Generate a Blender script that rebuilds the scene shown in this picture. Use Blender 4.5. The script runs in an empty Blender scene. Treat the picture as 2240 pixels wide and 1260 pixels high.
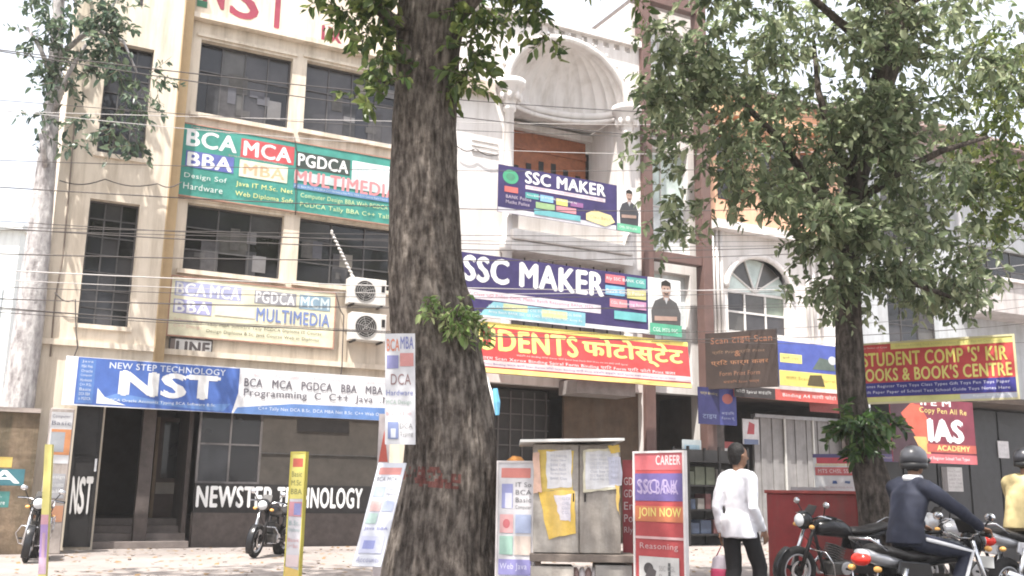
import bpy, math, random
import numpy as np
from mathutils import Vector, noise
random.seed(7); rng = np.random.default_rng(7)
SC = bpy.context.scene; COL = SC.collection
rad = math.radians
# ------------------------------------------------------------------ camera, sky, sun, exposure
PW, PH, FPX = 2240, 1260, 2150.0            # photograph size, focal length in its pixels
PITCH, ROLL, CAMH = rad(11.82), rad(.9), 1.3
CAM = Vector((0, 0, CAMH))
FWD = Vector((0, math.cos(PITCH), math.sin(PITCH))); _r = Vector((1, 0, 0)); _u = Vector((0, -math.sin(PITCH), math.cos(PITCH)))
RGT = _r*math.cos(ROLL) + _u*math.sin(ROLL); UPV = _u*math.cos(ROLL) - _r*math.sin(ROLL)
cd = bpy.data.cameras.new('camera'); co = bpy.data.objects.new('camera', cd); COL.objects.link(co)
from mathutils import Matrix
m3 = Matrix((RGT, UPV, -FWD)).transposed(); mm = m3.to_4x4(); mm.translation = CAM; co.matrix_world = mm
cd.sensor_width = 36; cd.lens = 36*FPX/PW; cd.clip_end = 2000; cd.clip_start = .05; SC.camera = co
SUN_EL, SUN_AZ = rad(66), rad(205)          # azimuth clockwise from +Y: behind the camera, a little to the left
sun_dir = Vector((math.sin(SUN_AZ)*math.cos(SUN_EL), math.cos(SUN_AZ)*math.cos(SUN_EL), math.sin(SUN_EL)))
w = bpy.data.worlds.new('World'); SC.world = w; w.use_nodes = True
nt = w.node_tree; bg = nt.nodes['Background']; sky = nt.nodes.new('ShaderNodeTexSky')
sky.sky_type = 'NISHITA'; sky.sun_disc = False; sky.sun_elevation = SUN_EL; sky.sun_rotation = SUN_AZ
sky.dust_density = 6; sky.air_density = 1.; sky.ozone_density = .6; sky.altitude = 0
hz = nt.nodes.new('ShaderNodeMix'); hz.data_type = 'RGBA'; hz.inputs[0].default_value = .62; hz.inputs[7].default_value = (5.2, 5.3, 5.5, 1)   # even white summer haze over the whole sky
nt.links.new(sky.outputs[0], hz.inputs[6]); nt.links.new(hz.outputs[2], bg.inputs[0]); bg.inputs[1].default_value = .15
sl = bpy.data.lights.new('sun', 'SUN'); sl.energy = 4.6; sl.angle = rad(.6); sl.color = (1, .96, .9)
so = bpy.data.objects.new('sun', sl); COL.objects.link(so); so.rotation_euler = sun_dir.to_track_quat('Z', 'Y').to_euler(); so.location = (0, 0, 30)
vs = SC.view_settings; vs.view_transform = 'Standard'; vs.look = 'None'; vs.gamma = 1; vs.use_curve_mapping = False; vs.exposure = 1.28
SC.render.engine = 'CYCLES'
try: SC.cycles.filter_width = 1.9
except Exception: pass
# ------------------------------------------------------------------ pixel -> place helpers
def ray(x, y): return FWD*FPX + RGT*(x-PW/2) - UPV*(y-PH/2)
def at(x, y, Y):
    d = ray(x, y); return CAM + d*(Y/d.y)
def size(px, Y): return px*Y/FPX            # pixels -> metres at depth Y
A = rad(63); U = Vector((math.sin(A), math.cos(A), 0)); N = Vector((math.cos(A), -math.sin(A), 0)); ZV = Vector((0, 0, 1))
_p = at(500, 1195, 21.5); P0 = Vector((_p.x, _p.y, 0))     # a point on the foot of the row of facades
GZ = .1                                     # forecourt level
def FW(u, z, d=0): return P0 + U*u + N*d + ZV*z
def fpt(x, y, off=0):
    d = ray(x, y); t = (P0 + N*off - CAM).dot(N)/d.dot(N); p = CAM + d*t
    return (p-P0).dot(U), p.z
# ------------------------------------------------------------------ materials
MATS = {}
def mat(name, c, rough=.7, var=.12, scale=4., bump=0., bscale=30., metal=0., streak=0., stain=(.12,.1,.08), spec=.4, detail=5):
    if name in MATS: return MATS[name]
    m = bpy.data.materials.new(name); m.use_nodes = True; n = m.node_tree; L = n.links; b = n.nodes['Principled BSDF']
    tc = n.nodes.new('ShaderNodeTexCoord'); ns = n.nodes.new('ShaderNodeTexNoise'); ns.inputs['Scale'].default_value = scale; ns.inputs['Detail'].default_value = detail; ns.inputs['Roughness'].default_value = .65
    L.new(tc.outputs['Object'], ns.inputs['Vector'])
    rp = n.nodes.new('ShaderNodeValToRGB'); rp.color_ramp.elements[0].position = .3; rp.color_ramp.elements[1].position = .7
    lo = [max(0, x*(1-var)) for x in c[:3]]; hi = [min(1, x*(1+var)) for x in c[:3]]
    rp.color_ramp.elements[0].color = (*lo, 1); rp.color_ramp.elements[1].color = (*hi, 1)
    L.new(ns.outputs['Fac'], rp.inputs[0]); out = rp.outputs[0]
    if streak > 0:
        mp = n.nodes.new('ShaderNodeMapping'); mp.inputs['Scale'].default_value = (2.2, 2.2, .22); L.new(tc.outputs['Object'], mp.inputs[0])
        n2 = n.nodes.new('ShaderNodeTexNoise'); n2.inputs['Scale'].default_value = 1.6; n2.inputs['Detail'].default_value = 8; n2.inputs['Roughness'].default_value = .7; L.new(mp.outputs[0], n2.inputs['Vector'])
        r2 = n.nodes.new('ShaderNodeValToRGB'); r2.color_ramp.elements[0].position = .45; r2.color_ramp.elements[1].position = .74
        r2.color_ramp.elements[0].color = (0, 0, 0, 1); r2.color_ramp.elements[1].color = (streak,)*3 + (1,); L.new(n2.outputs['Fac'], r2.inputs[0])
        mx = n.nodes.new('ShaderNodeMix'); mx.data_type = 'RGBA'; L.new(r2.outputs[0], mx.inputs[0]); L.new(out, mx.inputs[6]); mx.inputs[7].default_value = (*stain, 1); out = mx.outputs[2]
    L.new(out, b.inputs['Base Color']); b.inputs['Roughness'].default_value = rough; b.inputs['Metallic'].default_value = metal; b.inputs['Specular IOR Level'].default_value = spec
    if bump > 0:
        n3 = n.nodes.new('ShaderNodeTexNoise'); n3.inputs['Scale'].default_value = bscale; n3.inputs['Detail'].default_value = 6; L.new(tc.outputs['Object'], n3.inputs['Vector'])
        bp = n.nodes.new('ShaderNodeBump'); bp.inputs['Strength'].default_value = bump; bp.inputs['Distance'].default_value = .02; L.new(n3.outputs['Fac'], bp.inputs['Height']); L.new(bp.outputs[0], b.inputs['Normal'])
    MATS[name] = m; return m
def ink(c, rough=.55):
    g = .3*c[0]+.55*c[1]+.15*c[2]; c = tuple((x*.78+g*.22)*.9 for x in c[:3])
    return mat('print_%02x%02x%02x' % tuple(int(255*x) for x in c[:3]), c, rough, .24, 1.7, .8, 2.6, spec=.3, detail=9)
def glassy(name, c, rough=.08):
    if name in MATS: return MATS[name]
    m = mat(name, c, rough, .35, 1.3, spec=.5); return m
def leafmat(name, dark, mid, light, trans=.35):
    m = bpy.data.materials.new(name); m.use_nodes = True; n = m.node_tree; L = n.links; b = n.nodes['Principled BSDF']
    a = n.nodes.new('ShaderNodeAttribute'); a.attribute_name = 'rnd'
    rp = n.nodes.new('ShaderNodeValToRGB'); e = rp.color_ramp.elements; e[0].color = (*dark, 1); e[1].color = (*light, 1); x = e.new(.55); x.color = (*mid, 1)
    L.new(a.outputs['Fac'], rp.inputs[0]); L.new(rp.outputs[0], b.inputs['Base Color']); b.inputs['Roughness'].default_value = .38; b.inputs['Specular IOR Level'].default_value = .6
    t = n.nodes.new('ShaderNodeBsdfTranslucent'); L.new(rp.outputs[0], t.inputs[0]); ms = n.nodes.new('ShaderNodeMixShader'); ms.inputs[0].default_value = trans
    L.new(b.outputs[0], ms.inputs[1]); L.new(t.outputs[0], ms.inputs[2]); L.new(ms.outputs[0], n.nodes['Material Output'].inputs[0]); return m
def barkmat(name, lo, mid, hi, zs=.3, sc=6.):
    m = bpy.data.materials.new(name); m.use_nodes = True; n = m.node_tree; L = n.links; b = n.nodes['Principled BSDF']
    tc = n.nodes.new('ShaderNodeTexCoord'); mp = n.nodes.new('ShaderNodeMapping'); mp.inputs['Scale'].default_value = (1, 1, zs); L.new(tc.outputs['Object'], mp.inputs[0])
    def nz(src, scale, det, rg):
        x = n.nodes.new('ShaderNodeTexNoise'); x.inputs['Scale'].default_value = scale; x.inputs['Detail'].default_value = det; x.inputs['Roughness'].default_value = rg; L.new(src, x.inputs['Vector']); return x.outputs['Fac']
    def math_(op, a, bb):
        x = n.nodes.new('ShaderNodeMath'); x.operation = op
        for i, v in enumerate((a, bb)):
            if isinstance(v, (int, float)): x.inputs[i].default_value = v
            else: L.new(v, x.inputs[i])
        return x.outputs[0]
    fur = nz(mp.outputs[0], sc*2, 9, .7); mot = nz(tc.outputs['Object'], sc*2.6, 8, .75); vor = n.nodes.new('ShaderNodeTexVoronoi'); vor.inputs['Scale'].default_value = sc*3; mp2 = n.nodes.new('ShaderNodeMapping'); mp2.inputs['Scale'].default_value = (1, 1, .35); L.new(tc.outputs['Object'], mp2.inputs[0]); L.new(mp2.outputs[0], vor.inputs['Vector'])
    h = math_('ADD', math_('MULTIPLY', fur, .62), math_('ADD', math_('MULTIPLY', mot, .28), math_('MULTIPLY', vor.outputs['Distance'], .16)))
    rp = n.nodes.new('ShaderNodeValToRGB'); e = rp.color_ramp.elements; e[0].position = .4; e[0].color = (*lo, 1); e[1].position = .64; e[1].color = (*hi, 1); x = e.new(.51); x.color = (*mid, 1)
    L.new(h, rp.inputs[0]); L.new(rp.outputs[0], b.inputs['Base Color']); b.inputs['Roughness'].default_value = .92; b.inputs['Specular IOR Level'].default_value = .12
    bp = n.nodes.new('ShaderNodeBump'); bp.inputs['Strength'].default_value = 1; bp.inputs['Distance'].default_value = .07; L.new(h, bp.inputs['Height']); L.new(bp.outputs[0], b.inputs['Normal']); return m
# ------------------------------------------------------------------ mesh helpers
class MB:
    def __init__(s): s.v = []; s.f = []
    def add(s, vs, fs):
        o = len(s.v); s.v += [Vector(x) for x in vs]; s.f += [tuple(i+o for i in q) for q in fs]; return s
    def hexa(s, c): return s.add(c, [(0,3,2,1),(4,5,6,7),(0,1,5,4),(1,2,6,5),(2,3,7,6),(3,0,4,7)])
    def fbox(s, u0, u1, z0, z1, d0, d1): return s.hexa([FW(u0,z0,d1),FW(u1,z0,d1),FW(u1,z0,d0),FW(u0,z0,d0),FW(u0,z1,d1),FW(u1,z1,d1),FW(u1,z1,d0),FW(u0,z1,d0)])
    def box(s, x0, x1, y0, y1, z0, z1): return s.hexa([(x0,y0,z0),(x1,y0,z0),(x1,y1,z0),(x0,y1,z0),(x0,y0,z1),(x1,y0,z1),(x1,y1,z1),(x0,y1,z1)])
    def obox(s, O, ex, ey, ez, a0, a1, b0, b1, c0, c1):   # oriented box
        g = lambda a, b, c: O + ex*a + ey*b + ez*c
        return s.hexa([g(a0,b0,c0),g(a1,b0,c0),g(a1,b1,c0),g(a0,b1,c0),g(a0,b0,c1),g(a1,b0,c1),g(a1,b1,c1),g(a0,b1,c1)])
    def tube(s, pts, r, seg=8, caps=True, side=None, flat=1.):
        pts = [Vector(p) for p in pts]; n = len(pts); rs = r if isinstance(r, (list, tuple)) else [r]*n; o = len(s.v)
        ref = None
        for i, p in enumerate(pts):
            t = (pts[min(i+1, n-1)] - pts[max(i-1, 0)]).normalized()
            if side is not None: a = Vector(side); a = (a - t*a.dot(t)).normalized()
            else:
                if ref is None: ref = t.orthogonal().normalized()
                a = (ref - t*ref.dot(t)).normalized(); ref = a
            b = t.cross(a); rr = rs[i]; ra, rb = rr if isinstance(rr, tuple) else (rr, rr*flat)
            for k in range(seg):
                th = 2*math.pi*k/seg; s.v.append(p + a*(ra*math.cos(th)) + b*(rb*math.sin(th)))
        for i in range(n-1):
            for k in range(seg):
                k2 = (k+1) % seg; s.f.append((o+i*seg+k, o+i*seg+k2, o+(i+1)*seg+k2, o+(i+1)*seg+k))
        if caps: s.f.append(tuple(o+k for k in reversed(range(seg)))); s.f.append(tuple(o+(n-1)*seg+k for k in range(seg)))
        return s
    def ball(s, c, r, seg=12, rings=8):
        c = Vector(c); r = r if isinstance(r, (tuple, list)) else (r, r, r); o = len(s.v)
        for i in range(1, rings):
            ph = math.pi*i/rings
            for k in range(seg):
                th = 2*math.pi*k/seg; s.v.append(c + Vector((r[0]*math.sin(ph)*math.cos(th), r[1]*math.sin(ph)*math.sin(th), r[2]*math.cos(ph))))
        s.v += [c+Vector((0,0,r[2])), c-Vector((0,0,r[2]))]; T = o+(rings-1)*seg
        for i in range(rings-2):
            for k in range(seg): k2 = (k+1) % seg; s.f.append((o+i*seg+k, o+(i+1)*seg+k, o+(i+1)*seg+k2, o+i*seg+k2))
        for k in range(seg): k2 = (k+1) % seg; s.f.append((T, o+k, o+k2)); s.f.append((T+1, o+(rings-2)*seg+k2, o+(rings-2)*seg+k))
        return s
    def torus(s, c, ax, R, r, seg=28, ts=8, a0=0, a1=2*math.pi):
        c = Vector(c); ax = Vector(ax).normalized(); e1 = ax.orthogonal().normalized(); e2 = ax.cross(e1); full = abs(a1-a0-2*math.pi) < 1e-6; o = len(s.v); n = seg if full else seg+1
        ra, rb = r if isinstance(r, tuple) else (r, r)
        for i in range(n):
            th = a0+(a1-a0)*i/seg; d = e1*math.cos(th)+e2*math.sin(th)
            for k in range(ts): ph = 2*math.pi*k/ts; s.v.append(c + d*(R+ra*math.cos(ph)) + ax*(rb*math.sin(ph)))
        for i in range(seg):
            j = (i+1) % n
            for k in range(ts): k2 = (k+1) % ts; s.f.append((o+i*ts+k, o+j*ts+k, o+j*ts+k2, o+i*ts+k2))
        return s
    def plate(s, prof, ax, t):      # closed outline of points extruded by t along ax
        ax = Vector(ax); n = len(prof); pr = [Vector(p) for p in prof]; o = len(s.v); s.v += [p-ax*(t/2) for p in pr]+[p+ax*(t/2) for p in pr]
        s.f.append(tuple(o+i for i in reversed(range(n)))); s.f.append(tuple(o+n+i for i in range(n)))
        for i in range(n): j = (i+1) % n; s.f.append((o+i, o+j, o+n+j, o+n+i))
        return s
    def build(s, name, m, parent=None, smooth=False, bevel=0, kind=None):
        off = parent.location if parent is not None else Vector((0, 0, 0))
        if parent is not None and parent.parent is not None: off = off + parent.parent.location
        me = bpy.data.meshes.new(name); me.from_pydata([tuple(v-off) for v in s.v], [], s.f); me.validate(); me.update()
        o = bpy.data.objects.new(name, me); COL.objects.link(o); me.materials.append(m)
        if parent is not None: o.parent = parent
        if smooth: me.polygons.foreach_set('use_smooth', [True]*len(me.polygons))
        if bevel: b = o.modifiers.new('bevel', 'BEVEL'); b.width = bevel; b.segments = 2; b.limit_method = 'ANGLE'
        if kind: o['kind'] = kind
        return o
def thing(name, label, cat, loc=(0,0,0), group=None, rz=0):
    o = bpy.data.objects.new(name, None); COL.objects.link(o); o.location = loc; o.rotation_euler = (0, 0, rz); o.empty_display_size = .2
    return tag(o, label, cat, group)
def tag(o, label, cat, group=None):
    o['label'] = label; o['category'] = cat
    if group: o['group'] = group
    return o
def struct(o): o['kind'] = 'structure'; return o
def grid_wall(mb, u0, u1, z0, z1, d0, d1, holes):   # a wall with real openings; only outer faces and reveals
    us = sorted({u0, u1, *[min(max(h[i], u0), u1) for h in holes for i in (0, 1)]}); zs = sorted({z0, z1, *[min(max(h[i], z0), z1) for h in holes for i in (2, 3)]})
    solid = lambda i, j: 0 <= i < len(us)-1 and 0 <= j < len(zs)-1 and not any(h[0]-1e-6 <= us[i] and us[i+1] <= h[1]+1e-6 and h[2]-1e-6 <= zs[j] and zs[j+1] <= h[3]+1e-6 for h in holes)
    for i in range(len(us)-1):
        for j in range(len(zs)-1):
            if not solid(i, j): continue
            a, b, c, d = us[i], us[i+1], zs[j], zs[j+1]
            q = lambda *p: mb.add(p, [(0, 1, 2, 3)])
            q(FW(a,c,d1),FW(b,c,d1),FW(b,d,d1),FW(a,d,d1)); q(FW(b,c,d0),FW(a,c,d0),FW(a,d,d0),FW(b,d,d0))
            if not solid(i-1, j): q(FW(a,c,d0),FW(a,c,d1),FW(a,d,d1),FW(a,d,d0))
            if not solid(i+1, j): q(FW(b,c,d1),FW(b,c,d0),FW(b,d,d0),FW(b,d,d1))
            if not solid(i, j-1): q(FW(a,c,d0),FW(b,c,d0),FW(b,c,d1),FW(a,c,d1))
            if not solid(i, j+1): q(FW(a,d,d1),FW(b,d,d1),FW(b,d,d0),FW(a,d,d0))
    return mb
# ------------------------------------------------------------------ printed boards
_tc = {}
def text_mesh(txt, bold=.02, shear=0):
    k = (txt, bold, shear)
    if k not in _tc:
        c = bpy.data.curves.new('t', 'FONT'); c.body = txt; c.size = 1; c.offset = bold; c.resolution_u = 3; c.shear = shear; c.fill_mode = 'FRONT'; c.space_character = 1.08
        o = bpy.data.objects.new('t', c); COL.objects.link(o); bpy.context.view_layer.update()
        me = bpy.data.meshes.new_from_object(o.evaluated_get(bpy.context.evaluated_depsgraph_get()))
        v = [tuple(x.co)[:2] for x in me.vertices]; f = [tuple(p.vertices) for p in me.polygons]
        bpy.data.objects.remove(o); bpy.data.curves.remove(c); bpy.data.meshes.remove(me)
        if not v: v = [(0,0),(1,0),(1,1)]; f = [(0,1,2)]
        _tc[k] = (v, f)
    return _tc[k]
W_COMP = ['BCA','MCA','BBA','DCA','Computer','Course','Tally','Java','Typing','C++','MBA','Basic','PGDCA','Diploma','in','Software','Hardware','B.Sc.','M.Sc.','IT','Oracle','Web','Design','Accounts','Net']; W_SSC = ['SSC','CGL','CHSL','MTS','CPO','BANK','GD','Batch','Rly','Police','Army','Maths','English','GS','Reasoning','New','Class']; W_BOOK = ['BOOKS','Guide','Copy','Pen','Notes','Class','School','Test','All','Types','of','Paper','Register','Gift','Toys','Items','Here']
W_PHOTO = ['फोटो','कापी','टाइप','कलर','Xerox','Print','Scan','प्रिंट','फार्म','बाइंडिंग','Form','Spiral','Binding','A4']; POOL = [W_COMP]
SEED = [100]
def prints(parent, O, ex, ey, nz, wd, ht, items, lift=.0014, bend=None):
    P = lambda x, y, l: O + ex*(x*wd) + ey*(y*ht) + nz*(lift*l + (bend(x, y) if bend else 0))
    lev = 1
    for it in items:
        k = it[0]; mb = MB(); lev += .6
        if k == 'r':
            _, x0, y0, x1, y1, c = it[:6]; nx = max(1, int(12*(x1-x0))) if bend else 1
            for i in range(nx):
                a = x0+(x1-x0)*i/nx; b = x0+(x1-x0)*(i+1)/nx; mb.add([P(a,y0,lev),P(b,y0,lev),P(b,y1,lev),P(a,y1,lev)], [(0,1,2,3)])
            mb.build(it[6] if len(it) > 6 else 'printed_block', ink(c), parent)
        elif k == 't':
            _, tx, x0, y0, x1, y1, c = it[:7]; bo = it[7]*.8 if len(it) > 7 else .018; v, f = text_mesh(tx, 0)
            xs = [a[0] for a in v]; ys = [a[1] for a in v]; sx = (x1-x0)/(max(xs)-min(xs)); sy = (y1-y0)/(max(ys)-min(ys)); mx, my = min(xs), min(ys)
            
            iv = sorted((min(xs[i] for i in q), max(xs[i] for i in q), q) for q in f); groups = [[]]; end = -9     # one part per word
            for a, b, q in iv:
                if groups[-1] and a-end > .17: groups.append([])
                groups[-1].append(q); end = max(end, b)
            for g in groups:
                ids = sorted({i for q in g for i in q}); ix = {i: n_ for n_, i in enumerate(ids)}; mb = MB()
                for j_, (dx, dy) in enumerate(((0,0),(-bo,0),(bo,0),(0,bo*.6),(0,-bo*.6))): mb.add([P(x0+(v[i][0]+dx-mx)*sx, y0+(v[i][1]+dy-my)*sy, lev+.12*j_) for i in ids], [tuple(ix[i] for i in q) for q in g])     # bold strokes
                mb.build('lettering', ink(c), parent)
        elif k == 's':
            _, x0, y0, x1, y1, rows, c = it; SEED[0] += 1; r = random.Random(SEED[0]); H = (y1-y0)/rows
            for k_ in range(rows):       # small lettering, a line of words fitted to its row
                n_ = max(2, int((x1-x0)*wd/(H*ht*.62*.62))); line = r.choice(POOL[0])
                while len(line) < n_-2: line += ' '+r.choice(POOL[0])
                if len(line) > n_+3: line = line[:max(2, n_)]
                v, f = text_mesh(line, 0); xs = [a[0] for a in v]; ys = [a[1] for a in v]; xa = x0; xb = x1-r.uniform(0,.1)*(x1-x0); yb = y1-(k_+1)*H+.2*H
                sx = (xb-xa)/(max(xs)-min(xs)); sy = H*.62/max(.55, max(ys)-min(ys)); mx, my = min(xs), min(ys); mb.add([P(xa+(a-mx)*sx, yb+(b_-my)*sy, lev) for a, b_ in v], f)
            if mb.v: mb.build('small_print', ink(c), parent, kind='stuff')
        elif k == 'e':
            _, cx, cy, rx, ry, c = it[:6]; n = 20; mb.add([P(cx+rx*math.cos(2*math.pi*i/n), cy+ry*math.sin(2*math.pi*i/n), lev) for i in range(n)], [tuple(range(n))]); mb.build('printed_emblem' if len(it) < 7 else it[6], ink(c), parent)
        elif k == 'p':
            _, pts, c = it[:3]; mb.add([P(x, y, lev) for x, y in pts], [tuple(range(len(pts)))]); mb.build('printed_shape' if len(it) < 4 else it[3], ink(c), parent)
def board(name, label, cat, O, ex, wd, ht, base, items, ey=None, thick=.03, frame=None, group=None, back=None, extra=None):
    ex = Vector(ex).normalized(); ey = Vector(ey).normalized() if ey is not None else ZV; nz = ex.cross(ey).normalized()
    O = Vector(O); t = thing(name, label, cat, O + ex*wd/2, group)
    MB().obox(O, ex, ey, nz, 0, wd, 0, ht, -thick, 0).build('panel', ink(base), t)
    if frame:
        fw = frame[1]
        for a0, a1, b0, b1 in ((-fw, 0, -fw, ht+fw), (wd, wd+fw, -fw, ht+fw), (0, wd, -fw, 0), (0, wd, ht, ht+fw)): MB().obox(O, ex, ey, nz, a0, a1, b0, b1, -thick-.01, .012).build('frame_bar', frame[0], t)
    prints(t, O, ex, ey, nz, wd, ht, items)
    if extra: extra(t, O, ex, ey, nz)
    return t
def fboard(name, label, cat, tl, tr, br, bl, d, base, items, **k):   # board parallel to the facades, d in front, from its four pixel corners
    q = [fpt(*p, d) for p in (tl, tr, br, bl)]; u0 = (q[0][0]+q[3][0])/2; u1 = (q[1][0]+q[2][0])/2; z1 = (q[0][1]+q[1][1])/2; z0 = (q[2][1]+q[3][1])/2
    return board(name, label, cat, FW(u0, z0, d), U, u1-u0, z1-z0, base, items, **k)
def pboard(name, label, cat, bl, Yl, br, Yr, tl, base, items, ground=False, **k):  # free-standing upright board from bottom corners at their depths and the top-left pixel
    a = at(*bl, Yl); b = at(*br, Yr); zb = GZ+.002 if ground else min(a.z, b.z); a.z = b.z = zb; top = at(*tl, Yl).z
    return board(name, label, cat, a, b-a, (b-a).length, top-zb, base, items, **k)
WHT=(.8,.8,.8); BLK=(.02,.02,.02); RED=(.62,.03,.03); YEL=(.85,.66,.03); BLU=(.05,.13,.5); NAVY=(.05,.035,.15); GRN=(.02,.33,.2); PNK=(.8,.35,.37); CREAM=(.8,.74,.5); ORG=(.8,.27,.04); CYA=(.08,.45,.7); LIL=(.55,.55,.8); TEAL=(.0,.28,.25)
#=STRUCTURE
# ------------------------------------------------------------------ common materials
CREAMW = mat('cream_paint', (.67,.59,.49), .85, .07, 1.5, .15, 40, streak=.75, stain=(.30,.24,.17))
TANW = mat('tan_shade_paint', (.50,.37,.22), .85, .1, 2, .15, 40, streak=.5, stain=(.2,.15,.1))
WHITEW = mat('white_paint', (.68,.65,.63), .8, .06, 1.5, .12, 40, streak=.6, stain=(.36,.32,.28))
PEACH = mat('peach_paint', (.6,.36,.24), .85, .12, 2, .15, 40, streak=.5)
DARKMETAL = mat('dark_metal', (.022,.02,.02), .5, .3, 6, 0, metal=.3)
DARKSTONE = mat('dark_stone', (.075,.06,.055), .6, .3, 5, .2, 25)
STEPST = mat('step_stone', (.16,.135,.125), .75, .2, 5, .25, 30)
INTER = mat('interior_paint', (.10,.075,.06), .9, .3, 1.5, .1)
GLASS = [glassy('dark_glass_a', (.022,.022,.026)), glassy('dark_glass_b', (.05,.047,.05), .12), glassy('dark_glass_c', (.012,.011,.012)), glassy('dark_glass_d', (.085,.08,.075), .2)]
FRAMEM = mat('aluminium_frame', (.09,.085,.085), .5, .2, 8, metal=.4)
BROWNP = mat('brown_paint', (.13,.075,.065), .6, .15, 3, .1, 30, streak=.3)
WOOD = mat('brown_wood', (.26,.09,.04), .55, .25, 6, .2, 20)
GREYSTEEL = mat('grey_steel', (.33,.33,.34), .5, .2, 5, .05, metal=.3)
RUST = mat('weathered_board', (.36,.33,.295), .85, .3, 5, .3, 25, streak=.8, stain=(.15,.12,.1))
BLACKP = mat('black_plastic', (.02,.02,.021), .42, .2, 8); RUBBER = mat('rubber', (.018,.017,.017), .85, .2, 12, .2, 60)
CHROME = mat('chrome', (.62,.62,.64), .22, .1, 6, metal=1.); SILVER = mat('silver_paint', (.5,.5,.52), .35, .1, 6, metal=.5)
# ------------------------------------------------------------------ ground
def ground_mat():
    m = mat('dusty_concrete', (.25,.22,.205), .92, .16, .7, .35, 14, streak=0); n = m.node_tree; L = n.links; b = n.nodes['Principled BSDF']
    src = b.inputs['Base Color'].links[0].from_socket; tc = n.nodes.new('ShaderNodeTexCoord'); ns = n.nodes.new('ShaderNodeTexNoise'); ns.inputs['Scale'].default_value = 2.3; ns.inputs['Detail'].default_value = 10; ns.inputs['Roughness'].default_value = .75; L.new(tc.outputs['Object'], ns.inputs['Vector'])
    rp = n.nodes.new('ShaderNodeValToRGB'); rp.color_ramp.elements[0].position = .52; rp.color_ramp.elements[0].color = (0,0,0,1); rp.color_ramp.elements[1].position = .7; rp.color_ramp.elements[1].color = (.6,.6,.6,1); L.new(ns.outputs['Fac'], rp.inputs[0])
    mx = n.nodes.new('ShaderNodeMix'); mx.data_type = 'RGBA'; L.new(rp.outputs[0], mx.inputs[0]); L.new(src, mx.inputs[6]); mx.inputs[7].default_value = (.15,.125,.12,1); L.new(mx.outputs[2], b.inputs['Base Color']); return m
GM = ground_mat()
mb = MB(); S = 600; mb.add([(-S,-S,-.02),(S,-S,-.02),(S,S,-.02),(-S,S,-.02)], [(0,1,2,3)]); struct(mb.build('ground', mat('earth', (.26,.22,.18), .95, .2, .5, .3, 8)))
mb = MB(); mb.add([FW(-60,.0,14.2),FW(80,.0,14.2),FW(80,.0,25),FW(-60,.0,25)], [(3,2,1,0)]); struct(mb.build('road', mat('asphalt', (.06,.058,.057), .9, .25, 1.2, .4, 60)))
struct(MB().fbox(-60, 80, -.05, GZ, -12, 13.9).build('forecourt', GM))
mb = MB().fbox(-60, 80, -.04, .14, 13.902, 14.2); struct(mb.build('kerb', mat('kerb_concrete', (.36,.34,.32), .9, .2, 3, .3, 30)))
# scattered litter and dead leaves on the forecourt: nobody could count them
mb = MB()
for k in range(2600):
    u = random.uniform(-7, 18); d = random.uniform(.3, 11); s = random.uniform(.015, .07); a = random.uniform(0, 6.3); c = FW(u, GZ+.004+random.uniform(0,.012), d); e1 = Vector((math.cos(a), math.sin(a), random.uniform(-.2,.3)))*s; e2 = Vector((-math.sin(a), math.cos(a), random.uniform(-.2,.2)))*s*.6
    mb.add([c-e1, c+e2, c+e1, c-e2], [(0,1,2,3)])
o = mb.build('leaf_litter', mat('dead_leaf', (.2,.12,.05), .8, .5, 2), kind='stuff'); o['label'] = 'dry brown leaves and scraps scattered over the forecourt'; o['category'] = 'leaf litter'
# ------------------------------------------------------------------ windows
def window(parent, u0, u1, z0, z1, d, cols, rows, fm=FRAMEM, fw=.04, mats=None, seed=0, frac=None):
    r = random.Random(seed); mb = MB(); us = [u0+(u1-u0)*i/cols for i in range(cols+1)]; zs = [z0+(z1-z0)*(frac[i] if frac else i/rows) for i in range(rows+1)]
    mb.fbox(u0, u0+fw, z0, z1, d-.04, d+.03); mb.fbox(u1-fw, u1, z0, z1, d-.04, d+.03); mb.fbox(u0+fw, u1-fw, z0, z0+fw, d-.04, d+.027); mb.fbox(u0+fw, u1-fw, z1-fw, z1, d-.04, d+.027)
    for x in us[1:-1]: mb.fbox(x-fw*.4, x+fw*.4, z0+fw, z1-fw, d-.035, d+.022)
    for z in zs[1:-1]: mb.fbox(u0+fw, u1-fw, z-fw*.4, z+fw*.4, d-.033, d+.018)
    wobj = mb.build('window', fm, parent)
    for i in range(cols):
        for j in range(rows):
            MB().fbox(us[i]+.005, us[i+1]-.005, zs[j]+.005, zs[j+1]-.005, d-.03, d-.012+r.uniform(-.01,.01)).build('pane', r.choice(mats or GLASS), wobj)
    return wobj
def q4(pts, off): 
    q = [fpt(*p, off) for p in pts]; return (q[0][0]+q[3][0])/2, (q[1][0]+q[2][0])/2, (q[2][1]+q[3][1])/2, (q[0][1]+q[1][1])/2   # u0,u1,z0,z1
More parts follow.
